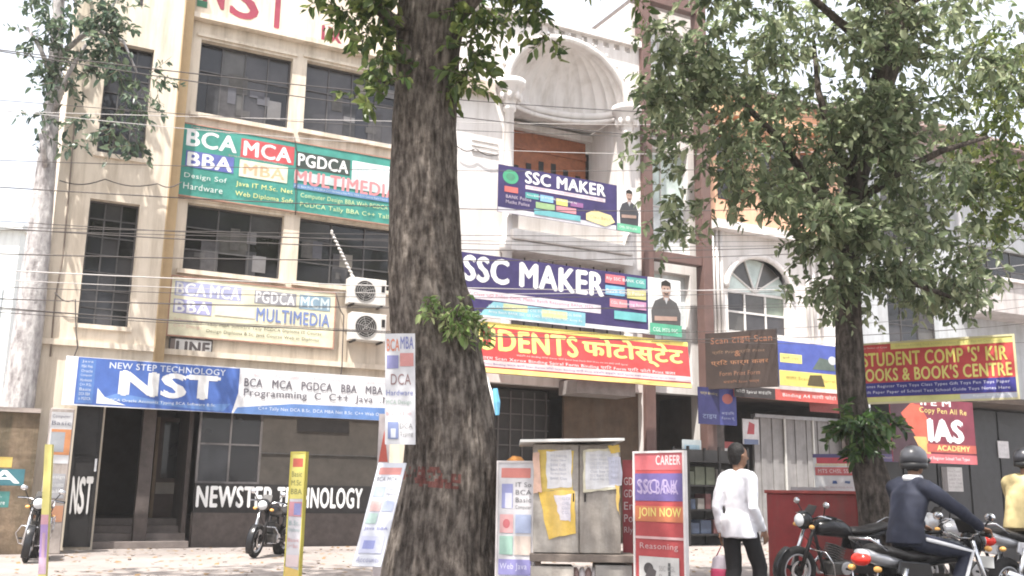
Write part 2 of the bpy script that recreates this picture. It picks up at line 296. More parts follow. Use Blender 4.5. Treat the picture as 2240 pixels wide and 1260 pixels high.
# ------------------------------------------------------------------ cream coaching building
TD = .5
B1 = thing('coaching_building', 'cream three storey coaching institute with dark windows and open dark ground floor', 'building', FW(0, GZ, 0))
wt1 = q4([(240,90),(335,108),(318,347),(208,335)], TD); wt2 = q4([(193,433),(302,447),(285,715),(173,710)], TD)
ww = [q4(p, 0) for p in ([(440,83),(638,130),(635,277),(428,255)], [(675,128),(880,180),(870,318),(660,288)], [(408,442),(620,472),(615,612),(402,590)], [(655,474),(875,503),(868,640),(650,616)])]
TU0, TU1, RU1 = -4.05, -1.92, 4.55
GF = 3.02
grid_wall(MB(), TU0, TU1, GZ, 13.9, TD-.28, TD, [wt1, wt2, (-2.72, TU1, GZ, GF)]).build('tower_wall', CREAMW, B1)
MB().fbox(TU1, TU1+.03, GF, 13.9, .01, TD).build('tower_return', TANW, B1)  # shade on the cream tower's return put into its tan colour
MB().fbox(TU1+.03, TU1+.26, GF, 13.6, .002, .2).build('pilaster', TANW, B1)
grid_wall(MB(), TU1+.03, RU1, GZ, 13.6, -.28, 0, ww + [(TU1+.03, 3.35, GZ, GF)]).build('front_wall', CREAMW, B1)
MB().fbox(TU0, TU0+.25, GZ, 13.9, -11, TD-.28).build('side_wall', CREAMW, B1); MB().fbox(RU1-.25, RU1, GZ, 13.6, -11, -.28).build('side_wall', CREAMW, B1)
MB().fbox(TU0, RU1, GZ, 13.5, -11.2, -11).build('back_wall', CREAMW, B1); MB().fbox(TU0+.25, RU1-.25, 13.2, 13.35, -11, -.28).build('roof', STEPST, B1)
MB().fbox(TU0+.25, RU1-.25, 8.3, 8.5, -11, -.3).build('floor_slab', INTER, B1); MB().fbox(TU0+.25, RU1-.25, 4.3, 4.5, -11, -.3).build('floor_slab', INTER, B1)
for i, (a, b, c, d) in enumerate([wt1, wt2]):
    window(B1, a, b, c, d, TD-.2, 3, 7, seed=i+3, fw=.035, mats=GLASS[:3])
    MB().fbox(a-.06, b+.06, c-.09, c-.0, TD-.05, TD+.07).build('sill', CREAMW, B1)
for i, (a, b, c, d) in enumerate(ww):
    wo = window(B1, a, b, c, d, -.2, 4 if i < 2 else 3, 2 if i < 2 else 3, seed=i+12, frac=[0,.62,1] if i < 2 else None)
    MB().fbox(a-.12, b+.1, c-.1, c, -.04, .1).build('sill', CREAMW, B1)
    MB().fbox(a-.1, b+.1, d+.06, d+.13, .002, .05).build('lintel_band', CREAMW, B1)
    r = random.Random(40+i)
    for k in range(3):     # curtains and shelves behind the glass
        x = r.uniform(a+.05, b-.6); z = c+.05 if k else c+(d-c)*.4; MB().fbox(x, x+r.uniform(.2,.45), z, z+(d-c)*r.uniform(.25,.55), -.19+.001*k, -.186+.001*k).build('curtain', mat('curtain_%d' % k, [(.07,.065,.06),(.05,.047,.05),(.03,.03,.033)][k], .5, .4, 6, 0), wo)
    for k in range(5 if i < 2 else 3):     # papers and blinds seen stuck to the panes
        x = r.uniform(a+.2, b-.3); z = r.uniform(c+.15, d-.45); MB().fbox(x, x+r.uniform(.1,.35), z, z+r.uniform(.1,.5), -.186, -.18).build('pane_sheet', ink(r.choice([(.13,.125,.12),(.08,.075,.075),(.16,.155,.16),(.2,.18,.15),(.10,.10,.12)])), wo)
MB().fbox(TU1+.26, RU1, 11.78, 11.9, .002, .22).build('cornice', CREAMW, B1); MB().fbox(TU1+.26, RU1, 7.62, 7.68, .002, .06).build('string_course', CREAMW, B1)
MB().fbox(TU1+.26, RU1, 4.08, 4.2, .002, .12).build('string_course', CREAMW, B1); MB().fbox(TU0, TU1, 4.05, 4.17, TD+.002, TD+.08).build('string_course', CREAMW, B1)
# letters painted over the top storey
prints(B1, FW(-1.6, 11.98, .004), U, ZV, N, 4.6, 1.6, [('t','N',.03,.14,.13,.7,(.35,.03,.07)),('t','S',.165,.07,.3,.68,(.35,.03,.07)),('t','T',.34,.04,.46,.66,(.35,.03,.07)),('t','IX',.64,-.03,.76,.25,(.35,.03,.07)),('r',.0,.1,.05,.2,(.03,.2,.1))])
prints(B1, FW(-3.1, 11.6, TD+.004), U, ZV, N, 1.2, .9, [('t','A',.1,.35,.5,.95,(.35,.05,.09)),('r',.2,.0,.26,.22,(.05,.04,.04))])
# ground floor: steps, hall, glazed front
for k in range(4): MB().fbox(-2.72, -.86, GZ, GZ+.14*(k+1), -.35*k-.45, -.35*k+.06+(.0 if k else .15)).build('step', STEPST, B1, bevel=.01)
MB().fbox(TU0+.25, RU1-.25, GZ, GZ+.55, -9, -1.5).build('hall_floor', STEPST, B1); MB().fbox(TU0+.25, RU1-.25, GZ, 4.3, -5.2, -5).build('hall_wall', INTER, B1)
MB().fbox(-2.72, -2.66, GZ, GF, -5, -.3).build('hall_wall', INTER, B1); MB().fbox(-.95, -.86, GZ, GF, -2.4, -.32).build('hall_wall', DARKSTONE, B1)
a = fpt(305, 1000, -.1)[0]; MB().fbox(a, a+.26, GZ, GF+.3, -.3, -.02).build('entrance_column', DARKSTONE, B1, bevel=.01)
# inner door with beige notice board
a, z0 = fpt(338, 1070, -1.7); b, z1 = fpt(405, 915, -1.7)
dr = MB().fbox(a, b+.1, GZ+.55, z1, -1.8, -1.7).build('door', mat('door_wood', (.07,.045,.035), .5, .3, 4), B1); MB().fbox(a+.1, b-.05, z0+.25, z1-.1, -1.698, -1.69).build('pane', GLASS[2], dr)
MB().fbox(a+.02, b-.02, z0-.1, z0+.15, -1.698, -1.685).build('notice_panel', ink((.35,.31,.26)), dr); MB().fbox(a-.07, a, GZ+.55, z1, -1.8, -1.66).build('door_frame', mat('door_jamb', (.2,.14,.09), .6, .2, 4), dr)
# gate leaf with NST
a = fpt(157, 1000, TD)[0]; b = fpt(216, 1000, TD)[0]
g = MB().fbox(a, b, GZ+.06, 2.95, TD+.005, TD+.05).build('gate_leaf', DARKMETAL, B1)
for z in (.9, 1.95, 2.9): MB().fbox(a, b, z-.03, z+.03, TD+.052, TD+.07).build('gate_bar', DARKMETAL, g)
for x in (a, b-.05): MB().fbox(x, x+.05, GZ+.06, 2.95, TD+.052, TD+.075).build('gate_bar', DARKMETAL, g)
MB().fbox(b-.07, b-.03, 1.6, 1.85, TD+.08, TD+.1).build('handle', CHROME, g)
zt = fpt(190, 1045, TD+.08)[1]; zb = fpt(190, 1122, TD+.08)[1]; prints(g, FW(a+.06, zb, TD+.078), U, ZV, N, b-a-.12, zt-zb, [('t','N',.0,0,.3,1,(.6,.58,.57),.05),('t','S',.36,0,.62,1,(.6,.58,.57),.05),('t','T',.68,0,.98,1,(.6,.58,.57),.05)])
# glazed front with lettering panel
ga = fpt(425, 1090, 0)[0]; gb = 3.35; zl0 = fpt(600, 1110, 0)[1]; zl1 = fpt(600, 1066, 0)[1]
MB().fbox(ga, gb, GZ, zl0-.12, -.25, .0).build('plinth', DARKSTONE, B1); MB().fbox(ga, gb, zl0-.12, zl1+.06, -.15, -.01).build('letter_panel', mat('letter_panel', (.018,.016,.016), .45, .3, 6), B1)
window(B1, ga, ga+1.35, zl1+.06, GF, -.1, 2, 2, fm=mat('gate_grey', (.12,.11,.11), .5, .2, 6), fw=.045, mats=[GLASS[2], GLASS[0]], seed=5, frac=[0,.52,1])
MB().fbox(ga+1.35, gb, zl1+.06, GF, -.2, -.05).build('shutter_panel', mat('brown_shutter', (.055,.047,.04), .6, .25, 4), B1); MB().fbox(ga+2.1, ga+3.3, GF-.42, GF-.15, -.048, -.03).build('vent_grille', DARKMETAL, B1)
MB().fbox(ga+1.35, gb, 2.08, 2.1, -.048, -.03).build('rail', FRAMEM, B1)
prints(B1, FW(ga+.05, zl0, -.004), U, ZV, N, gb-ga-.5, zl1-zl0, [('t','NEWSTEP',.0,0,.43,1,WHT,.05),('t','TECHNOLOGY',.47,0,1,1,WHT,.05)])
# drain pipe and cable on the tower
pp = [FW(*fpt(x, y, TD+.05), TD+.05) for x, y in ((163,270),(150,430),(138,560),(120,660),(110,780))]; MB().tube(pp, .018, 6).build('drain_pipe', mat('pipe_dark', (.2,.16,.13), .6), B1, True)
# ------------------------------------------------------------------ air conditioners
def aircon(px, label, spin):
    a, b, c, d = q4(px, .35); t = thing('air_conditioner', label, 'air conditioner', FW((a+b)/2, c, .35), 'outdoor units on the cream wall')
    MB().fbox(a, b, c, d, .02, .35).build('casing', mat('ac_white', (.62,.6,.57), .6, .08, 5, streak=.4), t, bevel=.015)
    cc = FW(a+(b-a)*.42, (c+d)/2, .352); r = (d-c)*.4; mb = MB()
    mb.torus(cc, N, r, .012, 24, 6)
    for k in range(1, 5): mb.torus(cc+N*.01, N, r*k/5, .006, 20, 5)
    for k in range(6): th = k*math.pi/3+spin; mb.tube([cc+N*.012, cc+N*.012+U*(r*math.cos(th))+ZV*(r*math.sin(th))], .006, 5)
    g = mb.build('grille', mat('ac_grille', (.3,.29,.28), .5), t)
    n = 20; MB().add([cc+U*(r*math.cos(2*math.pi*i/n))+ZV*(r*math.sin(2*math.pi*i/n))+N*.001 for i in range(n)], [tuple(range(n))]).build('fan_recess', DARKMETAL, t)
    MB().fbox(b-.12, b-.04, d-.3, d-.12, .352, .36).build('valve_cover', DARKMETAL, t)
    for x in (a+.08, b-.12): MB().fbox(x, x+.04, c-.04, c-.002, 0, .38).build('bracket', DARKMETAL, t)
aircon([(765,606),(845,612),(845,668),(765,664)], 'upper white outdoor air conditioner with dark round fan on cream wall', .3)
aircon([(768,682),(845,688),(845,746),(768,744)], 'lower white outdoor air conditioner with pale square grille on cream wall', .8)
mb = MB(); p0 = Vector(FW(*fpt(724, 505, .1), .1)); p1 = Vector(FW(*fpt(772, 606, .2), .2)); n = 60
pts = [p0.lerp(p1, i/n)+U*(.02*math.sin(i*1.3))+N*(.02*math.cos(i*1.3)) for i in range(n+1)]; mb.tube(pts, .028, 7); tag(mb.build('coolant_hose', mat('white_wrap', (.62,.6,.58), .7), None, True), 'white taped hose running from dark window down to air conditioner', 'hose')
# ------------------------------------------------------------------ white balcony building
B2 = thing('balcony_building', 'white building with scallop shell niche over a columned balcony', 'building', FW(7.7, GZ, 0))
BU0, BU1 = 4.62, 10.62
uc, ha, zs, hh, nb = 8.27, 1.84, 11.92, 1.62, 1.15
holes = [(uc-ha, uc+ha, 8.75, zs), (uc-ha, uc+ha, 5.2, 7.5), (4.95, 10.6, GZ, 4.0)]
holes += [(5.45+.36*k, 5.45+.36*k+.19, 13.7, 13.87) for k in range(14)]
top_holes = [(uc-ha, uc+ha, zs, zs+hh+.02)]
grid_wall(MB(), BU0, BU1, GZ, 14.08, -.25, 0, holes+top_holes).build('front_wall', WHITEW, B2)
mb = MB(); n = 24
for i in range(n):     # spandrels round the arch
    t0, t1 = math.pi*i/n, math.pi*(i+1)/n; p = [(uc+ha*math.cos(t), zs+hh*math.sin(t)) for t in (t0, t1)]; tp = [(uc+ha*math.cos(t), zs+hh+.02) for t in (t0, t1)]
    mb.add([FW(*p[0],0),FW(*tp[0],0),FW(*tp[1],0),FW(*p[1],0)], [(0,1,2,3)])
mb.build('spandrel', WHITEW, B2)
mb = MB(); na, ne = 182, 20      # fluted semi-dome
for j in range(ne+1):
    e = .5*math.pi*j/ne
    for i in range(na+1):
        ph = math.pi*i/na; fl = 1 + .075*abs(math.sin(13*ph))*math.cos(e)**.6*min(1, 6*math.sin(ph)); mb.v.append(FW(uc+ha*math.cos(e)*math.cos(ph)*(1 if i in (0, na) else fl), zs+hh*math.sin(e), -nb*math.cos(e)*math.sin(ph)*fl-.003))
for j in range(ne):
    for i in range(na): k = j*(na+1)+i; mb.f.append((k, k+1, k+na+2, k+na+1))
mb.build('shell_niche', WHITEW, B2, True)
for z, r, s in ((zs-.02, .11, 1.0), (zs-.2, .07, .97)): MB().tube([FW(uc+ha*s*math.cos(t), z, -nb*s*math.sin(t)+.02) for t in [math.pi*i/30 for i in range(31)]], r, 8).build('niche_moulding', WHITEW, B2, True)
MB().tube([FW(uc+(ha+.08)*math.cos(t), zs+(hh+.08)*math.sin(t), .03) for t in [math.pi*i/36 for i in range(37)]], .1, 8).build('arch_moulding', WHITEW, B2, True)
for t in [math.pi*(i+.5)/15 for i in range(15)]: MB().ball(FW(uc+(ha+.24)*math.cos(t), zs+(hh+.24)*math.sin(t), .02), .06, 8, 6).build('arch_bead', WHITEW, B2, True)
mb = MB()
for i in range(30):
    t0, t1 = math.pi*i/30, math.pi*(i+1)/30; g = lambda t: FW(uc+ha*math.cos(t), zs-.12, -nb*math.sin(t)); h = lambda t: FW(uc+max(-ha, min(ha, 1.6*ha*math.cos(t))), zs-.12, -min(2.0, 3.2*math.sin(t)))
    mb.add([g(t0), g(t1), h(t1), h(t0)], [(0,1,2,3)])
mb.build('balcony_ceiling', WHITEW, B2)
dw = (-1.95,)
MB().fbox(uc-ha-.1, uc+ha+.1, 4.2, 12.4, -2.1, -1.95).build('balcony_back_wall', WHITEW, B2)
for s in (uc-ha-.12, uc+ha+.002): MB().fbox(s, s+.118, 4.2, zs, -1.95, -.25).build('balcony_side_wall', WHITEW, B2)
MB().fbox(uc-ha, uc+ha, 7.35, 7.6, -1.95, .35).build('balcony_slab', WHITEW, B2); MB().fbox(uc-ha, uc+ha, 7.62, 7.9, .05, .42).build('balcony_ledge', WHITEW, B2, bevel=.05)
MB().fbox(uc-ha, uc+ha, 4.2, 4.4, -1.95, .3).build('balcony_slab', WHITEW, B2)
MB().fbox(uc-ha, uc+ha, 7.6, 8.7, -.25, -.1).build('balcony_parapet', WHITEW, B2)
a = fpt(1112, 330, -1.9)[0]; b = fpt(1280, 330, -1.9)[0]
dd = MB().fbox(a, b, 7.6, 11.5, -1.948, -1.88).build('door', WOOD, B2); MB().fbox(a, b, 10.95, 11.07, -1.878, -1.84).build('door_rail', WOOD, dd)
for k in range(6): x = a+.15+(b-a-.3)*k/5.5; MB().fbox(x, x+.16, 8.6, 10.75-.12*abs(k-2.5), -1.877, -1.86).build('door_slot', DARKMETAL, dd)
MB().fbox(a-.1, uc+ha, 11.52, 11.7, -1.947, -1.7).build('lintel', WHITEW, B2)
c = FW(b+.45, 0, -1.7); MB().tube([c+ZV*7.6, c+ZV*11.5], .22, 16).build('pilaster', WHITEW, B2, True)
MB().fbox(uc+.95, uc+ha, 7.6, 11.2, -1.948, -1.93).build('dark_opening', DARKMETAL, B2)
for x, dk in ((6.42, .12), (10.1, .12)):
    c = FW(x, 0, dk); prof = [(4.4,.2),(4.6,.2),(4.65,.13),(7.3,.125),(7.35,.2),(7.62,.2),(7.66,.14),(11.1,.12),(11.14,.17),(11.22,.17),(11.26,.14),(11.4,.18),(11.55,.3),(11.75,.34),(11.8,.42),(11.95,.42)]
    co_ = MB().tube([c+ZV*z for z, r in prof], [r for z, r in prof], 20).build('column', WHITEW, B2, True)
    for k in range(8): th = k*math.pi/4; MB().ball(c+Vector((.27*math.cos(th), .27*math.sin(th), 11.5)), (.07,.07,.13), 8, 6).build('acanthus_leaf', WHITEW, co_, True)
MB().fbox(BU0, BU1, 13.9, 14.08, .002, .14).build('coping', WHITEW, B2)
mb = MB().fbox(BU0, 5.9, 11.45, 11.75, .002, .3); mb.build('cornice', mat('aged_plaster', (.5,.42,.35), .9, .15, 3, .2, streak=.5), B2)
for k in range(3): MB().fbox(5.4, 6.15, 9.9+.0+k*.14, 9.95+k*.14, .002, .04).build('wall_rib', WHITEW, B2)
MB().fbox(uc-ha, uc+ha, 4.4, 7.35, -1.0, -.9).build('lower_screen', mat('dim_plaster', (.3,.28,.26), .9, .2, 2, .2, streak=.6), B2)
for k in range(9): x = uc-ha+.2+k*.42; MB().tube([FW(x, 5.2, -.12), FW(x, 7.3, -.12)], .02, 6).build('railing_bar', DARKMETAL, B2)
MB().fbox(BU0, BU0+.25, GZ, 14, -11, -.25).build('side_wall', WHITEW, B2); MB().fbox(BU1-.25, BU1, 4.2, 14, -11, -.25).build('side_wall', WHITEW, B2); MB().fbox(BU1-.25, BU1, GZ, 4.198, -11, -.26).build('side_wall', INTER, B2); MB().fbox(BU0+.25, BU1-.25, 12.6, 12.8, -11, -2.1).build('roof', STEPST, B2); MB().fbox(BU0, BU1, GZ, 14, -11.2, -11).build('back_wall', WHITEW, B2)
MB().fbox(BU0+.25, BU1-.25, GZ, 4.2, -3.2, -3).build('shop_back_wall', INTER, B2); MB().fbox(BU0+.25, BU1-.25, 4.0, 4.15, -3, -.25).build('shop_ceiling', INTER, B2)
gr = MB().fbox(5.3, 8.2, GZ, 3.95, -.9, -.85).build('grille_shutter', mat('dark_shutter', (.03,.027,.025), .6, .3, 5), B2)
for k in range(9): MB().fbox(5.3+k*.35, 5.34+k*.35, GZ, 3.9, -.848, -.82).build('grille_bar', mat('grille_steel', (.10,.09,.085), .55), gr)
for k in range(9): MB().fbox(5.3, 8.2, .5+k*.4, .53+k*.4, -.819, -.8).build('grille_bar', MATS['grille_steel'], gr)
MB().fbox(8.3, 10.6, GZ, 3.98, -.3, -.2).build('brown_shop_wall', mat('brown_plaster', (.09,.06,.04), .9, .3, 3, .3, streak=.5), B2)
a, b, c, d = q4([(1262,838),(1400,846),(1380,858),(1262,868)], .9); MB().fbox(a, b, c, d+.1, .0, .9).build('shop_canopy', mat('canopy_sheet', (.24,.22,.21), .7, .2, 4), B2)
# ------------------------------------------------------------------ brown steel frame and the glazed house behind it
B3 = thing('glazed_building', 'pale glass fronted building behind a brown painted frame', 'building', FW(11.7, GZ, -.4))
PALEG = [glassy('sky_pale_glass_a', (.62,.66,.66), .12), glassy('sky_pale_glass_b', (.5,.58,.55), .12), glassy('sky_pale_glass_c', (.7,.72,.73), .1)]  # reflected sky put into the pale base colours of the panes
grid_wall(MB(), BU1+.05, 12.95, GZ, 15.6, -.9, -.5, [(10.7, 12.9, GZ, 4.1), (10.95, 12.65, 4.4, 7.55), (10.95, 12.65, 7.85, 11.2), (10.95, 12.65, 11.6, 15)]).build('front_wall', WHITEW, B3)
for a, b, s in ((4.4, 7.55, 1), (7.85, 11.2, 2), (11.6, 15, 3)): window(B3, 10.95, 12.65, a, b, -.7, 2, 2, fm=mat('white_frame', (.6,.58,.56), .5), mats=PALEG, seed=s)
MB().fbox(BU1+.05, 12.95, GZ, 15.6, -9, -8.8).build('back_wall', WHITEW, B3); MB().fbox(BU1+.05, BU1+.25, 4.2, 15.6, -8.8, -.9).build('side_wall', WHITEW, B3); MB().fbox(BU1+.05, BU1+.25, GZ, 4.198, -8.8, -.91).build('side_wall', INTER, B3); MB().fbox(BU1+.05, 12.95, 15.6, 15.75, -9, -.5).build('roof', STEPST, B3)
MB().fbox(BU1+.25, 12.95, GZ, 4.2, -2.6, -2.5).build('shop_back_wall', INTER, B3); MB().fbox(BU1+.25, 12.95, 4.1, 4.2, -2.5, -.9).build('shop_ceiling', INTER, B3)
MB().fbox(11.0, 12.6, GZ, 1.15, -1.2, -.95).build('shop_counter', mat('shop_counter', (.1,.08,.07), .6, .3, 4), B3)
B3f = thing('steel_framework', 'tall brown painted steel frame of two columns and crossbeams on the facade', 'frame', FW(11.7, GZ, .1))
for x in (10.78, 12.8): MB().fbox(x-.16, x+.16, GZ, 17.5, -.2, .15).build('column', BROWNP, B3f, bevel=.015)
for px, py, h in ((1480, 566, .26), (1470, 6, .4), (1480, 296, .2)): z = fpt(px, py, 0)[1]; MB().fbox(10.94, 12.64, z-h/2, z+h/2, -.15, .1).build('beam', BROWNP, B3f, bevel=.015)
# ------------------------------------------------------------------ white house with arched window and peach upper floor
B4 = thing('arched_window_house', 'white house with arched window and peach orange upper floor', 'building', FW(15.6, GZ, 0))
ar = (13.6, 15.95, 5.95, 7.2); acx = (ar[0]+ar[1])/2; aw = (ar[1]-ar[0])/2
grid_wall(MB(), 12.98, 18.4, 4.3, 9.1, -.3, 0, [(ar[0], ar[1], ar[2], ar[3]+aw*.85+.02)]).build('front_wall', WHITEW, B4)
mb = MB(); n = 20
for i in range(n):
    t0, t1 = math.pi*i/n, math.pi*(i+1)/n; p = [(acx+aw*math.cos(t), ar[3]+aw*.85*math.sin(t)) for t in (t0, t1)]; mb.add([FW(*p[0],0),FW(p[0][0],ar[3]+aw*.85+.02,0),FW(p[1][0],ar[3]+aw*.85+.02,0),FW(*p[1],0)], [(0,1,2,3)])
mb.build('spandrel', WHITEW, B4); MB().tube([FW(acx+(aw+.06)*math.cos(t), ar[3]+(aw*.85+.06)*math.sin(t), .03) for t in [math.pi*i/24 for i in range(25)]], .09, 8).build('arch_moulding', WHITEW, B4, True)
wv = window(B4, ar[0], ar[1], ar[2], ar[3], -.22, 3, 2, fm=MATS['white_frame'], fw=.07, mats=[GLASS[1], GLASS[3], glassy('green_glass', (.16,.19,.15), .15)], seed=9)
fan = MB()
for k in range(5): t0, t1 = math.pi*k/5+.02, math.pi*(k+1)/5-.02; pts = [FW(acx, ar[3], -.22)]+[FW(acx+aw*math.cos(t0+(t1-t0)*i/6), ar[3]+aw*.85*math.sin(t0+(t1-t0)*i/6), -.22) for i in range(7)]; MB().add(pts, [tuple(range(8))]).build('pane', [PALEG[1], GLASS[3]][k % 2], wv)
for k in range(1, 5): t = math.pi*k/5; MB().tube([FW(acx, ar[3], -.2), FW(acx+aw*math.cos(t), ar[3]+aw*.85*math.sin(t), -.2)], .03, 6).build('glazing_bar', MATS['white_frame'], wv)
for x in (13.05, 13.2, 13.35, 16.6, 16.85, 17.1): MB().tube([FW(x, 5.6, .06), FW(x, 9.0, .06)], .045, 10).build('wall_flute', WHITEW, B4, True)
MB().fbox(12.98, 18.4, 8.85, 9.1, .002, .35).build('cornice', WHITEW, B4); MB().fbox(12.98, 18.4, 5.65, 5.8, .002, .25).build('cornice', WHITEW, B4)
pw = [(13.5, 14.6, 9.9, 12.0), (15.2, 16.2, 9.9, 12.0), (16.8, 17.8, 9.9, 12)]
grid_wall(MB(), 12.98, 18.4, 9.1, 13.4, -.5, -.2, pw).build('upper_wall', PEACH, B4)
for i, (a, b, c, d) in enumerate(pw): window(B4, a, b, c, d, -.35, 2, 2, fm=WOOD, fw=.07, seed=30+i); MB().fbox(a-.15, b+.15, d+.1, d+.2, -.2, .35).build('window_hood', PEACH, B4)
MB().fbox(12.98, 18.4, 12.4, 12.65, -.2, .3).build('orange_band', mat('orange_paint', (.58,.34,.2), .8, .15, 3), B4); MB().fbox(12.98, 18.4, 13.4, 13.55, -7, .1).build('roof', STEPST, B4)
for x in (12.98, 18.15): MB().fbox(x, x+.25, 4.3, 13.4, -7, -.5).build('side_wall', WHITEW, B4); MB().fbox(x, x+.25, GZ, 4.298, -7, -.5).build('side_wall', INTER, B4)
MB().fbox(12.98, 18.4, GZ, 13.4, -7.2, -7).build('back_wall', WHITEW, B4)
for x in (12.98, 18.05): MB().fbox(x, x+.35, GZ, 4.3, -.3, 0).build('shop_pier', DARKSTONE, B4)
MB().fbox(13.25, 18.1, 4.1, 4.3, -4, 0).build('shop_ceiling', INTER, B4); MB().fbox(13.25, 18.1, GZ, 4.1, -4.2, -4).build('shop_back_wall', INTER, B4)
sa, sz1 = fpt(1648, 905, -.5); sb = fpt(1845, 905, -.5)[0]
cur = thing('shutter_curtain', 'grey pleated shutter screen across the shop front under red strip sign', 'shutter', FW((sa+sb)/2, GZ, -.5))
SHM = mat('grey_sheet', (.24,.23,.225), .6, .18, 3, .1, streak=.7, stain=(.1,.09,.09))
ns_ = 16
for k in range(ns_):
    x = sa+(sb-sa)*k/ns_; MB().fbox(x, x+(sb-sa)/ns_-.012, GZ, sz1-.1, -.6, -.5+(.03 if k % 2 else 0)).build('slat', SHM, cur)
for k in (5, 10): x = sa+(sb-sa)*k/ns_; MB().fbox(x-.03, x+.03, GZ, sz1, -.46, -.42).build('post', mat('pale_post', (.5,.49,.46), .6), cur)
MB().fbox(sa, sb, sz1-.1, sz1, -.62, -.42).build('head_rail', GREYSTEEL, cur)
# ------------------------------------------------------------------ house with brown sloping roof
B5 = thing('brown_roof_house', 'grey house with brown sloping roof and white balcony behind the foliage', 'building', FW(24, GZ, 0))
BLG = mat('bluegrey_paint', (.42,.44,.46), .85, .1, 2, .1, streak=.4)
dw1 = (24.0, 27.6, 8.5, 9.9)
grid_wall(MB(), 18.6, 34, GZ, 12.6, -.3, 0, [dw1, (20, 22.3, 9.2, 11.2), (19, 33, GZ, 4.6), (20,22.3,5.8,7.8)]).build('front_wall', BLG, B5)
for i, (a, b, c, d) in enumerate([(20, 22.3, 9.2, 11.2), (20,22.3,5.8,7.8), dw1]): window(B5, a, b, c, d, -.2, 3, 2, seed=60+i, mats=GLASS)
MB().hexa([FW(18.3,13.2,1.0),FW(34,13.2,1.0),FW(34,15.2,-5),FW(18.3,15.2,-5),FW(18.3,13.45,1.0),FW(34,13.45,1.0),FW(34,15.45,-5),FW(18.3,15.45,-5)]).build('roof', mat('brown_roof', (.27,.19,.165), .8, .2, 3, .3), B5)
MB().fbox(18.3, 34, 12.6, 13.2, -.2, .5).build('eaves', mat('eaves_brown', (.3,.23,.21), .8, .15, 3), B5)
bal = MB().fbox(23.4, 28.5, 7.3, 8.35, .0, 1.2).build('balcony', mat('balcony_paint', (.46,.43,.42), .8, .1, 2, streak=.5), B5); MB().fbox(23.3, 28.6, 8.35, 8.45, -.05, 1.3).build('balcony_rail', WHITEW, bal)
pt = [FW(*fpt(x, y, .2), .2) for x, y in ((2072,300),(2075,420),(2098,470),(2100,560))]; MB().tube(pt, .07, 8).build('drain_pipe', mat('white_pipe', (.6,.6,.62), .5), B5, True)
pt = [FW(*fpt(x, y, .25), .25) for x, y in ((2072,320),(2066,300),(2080,290),(2110,294))]; MB().tube(pt, .09, 8).build('vent_pipe', MATS['white_pipe'], B5, True)
for x in (18.6, 33.7): MB().fbox(x, x+.3, GZ, 13, -9, -.3).build('side_wall', BLG, B5)
MB().fbox(18.6, 34, GZ, 13, -9.2, -9).build('back_wall', BLG, B5); MB().fbox(18.9, 33.7, GZ, 4.6, -2.2, -2).build('shop_back_wall', DARKMETAL, B5); MB().fbox(18.9, 33.7, 4.5, 4.7, -2, 0).build('shop_ceiling', INTER, B5)
for k in range(8): x = 20.2+k*1.6; MB().fbox(x, x+1.5, GZ, 4.4, -1.4, -1.35).build('shop_door', mat('black_shopfront', (.02,.02,.024), .4, .3, 4), B5)
# far building beyond the lane, haze fading put into its pale colours
B6 = thing('distant_block', 'pale washed out apartment block beyond the lane', 'building', Vector(at(-60, 1085, 46)) )
a = at(-330, 600, 46); b = at(35, 600, 46); PB = mat('hazed_block', (.6,.63,.63), .85, .05, 2, streak=.3); zt = at(0, 505, 46).z
MB().box(a.x, b.x, 46, 56, -.02, zt).build('wall', PB, B6); MB().box(a.x-.2, b.x+.2, 45.7, 56.2, zt, zt+.3).build('roof', PB, B6)
for i in range(3):
    for j in range(4): x = b.x-1.6-i*2.2; MB().box(x, x+1.1, 45.93, 45.99, 1+j*2.7, 2.4+j*2.7).build('window', mat('hazed_window', (.36,.4,.42), .3), B6)
# compound wall and gate pillar beside the lane
zc = fpt(60, 893, 1.6)[1]
cw = thing('compound_wall', 'rough brown compound wall with painted signs beside the cream building', 'wall', FW(-6.5, GZ, 1.6))
MB().fbox(-12, -3.92, GZ, zc-.08, 1.3, 1.6).build('wall', mat('rough_wall', (.17,.125,.085), .95, .4, 3.5, .6, 12, streak=.8, stain=(.05,.05,.03)), cw); MB().fbox(-12, -3.92, zc-.08, zc, 1.22, 1.68).build('coping', mat('coping_stone', (.35,.3,.27), .9, .2, 4, .3), cw)
a0, z0 = fpt(0, 1060, 1.6); a1, z1 = fpt(55, 1028, 1.6); prints(cw, FW(a0-1.2, z0, 1.6), U, ZV, N, a1-a0+1.2, z1-z0, [('r',0,-.05,1,1.05,(.03,.16,.2)),('t','BCA',.05,.1,.95,.95,WHT)])
a0, z0 = fpt(0, 1022, 1.6); a1, z1 = fpt(28, 1000, 1.6); prints(cw, FW(a0-.8, z0, 1.6), U, ZV, N, a1-a0+.8, z1-z0, [('r',0,0,1,1,(.6,.42,.04))])
a0, z0 = fpt(0, 1110, 1.6); a1, z1 = fpt(22, 1075, 1.6); prints(cw, FW(a0-.8, z0, 1.6), U, ZV, N, a1-a0+.8, z1-z0, [('r',0,0,1,1,(.04,.22,.2)),('s',.05,.1,.95,.9,2,WHT)])
pl = thing('gate_pillar', 'grey gate pillar pasted with torn posters beside black gate leaf', 'pillar', FW(-3.6, GZ, 1.5))
ua = fpt(100, 1000, 1.75)[0]; ub = fpt(153, 1000, 1.75)[0]; MB().fbox(ua, ub, GZ, zc+.02, 1.25, 1.75).build('shaft', mat('pillar_paint', (.34,.3,.28), .85, .25, 4, .3, streak=.6), pl, bevel=.02)
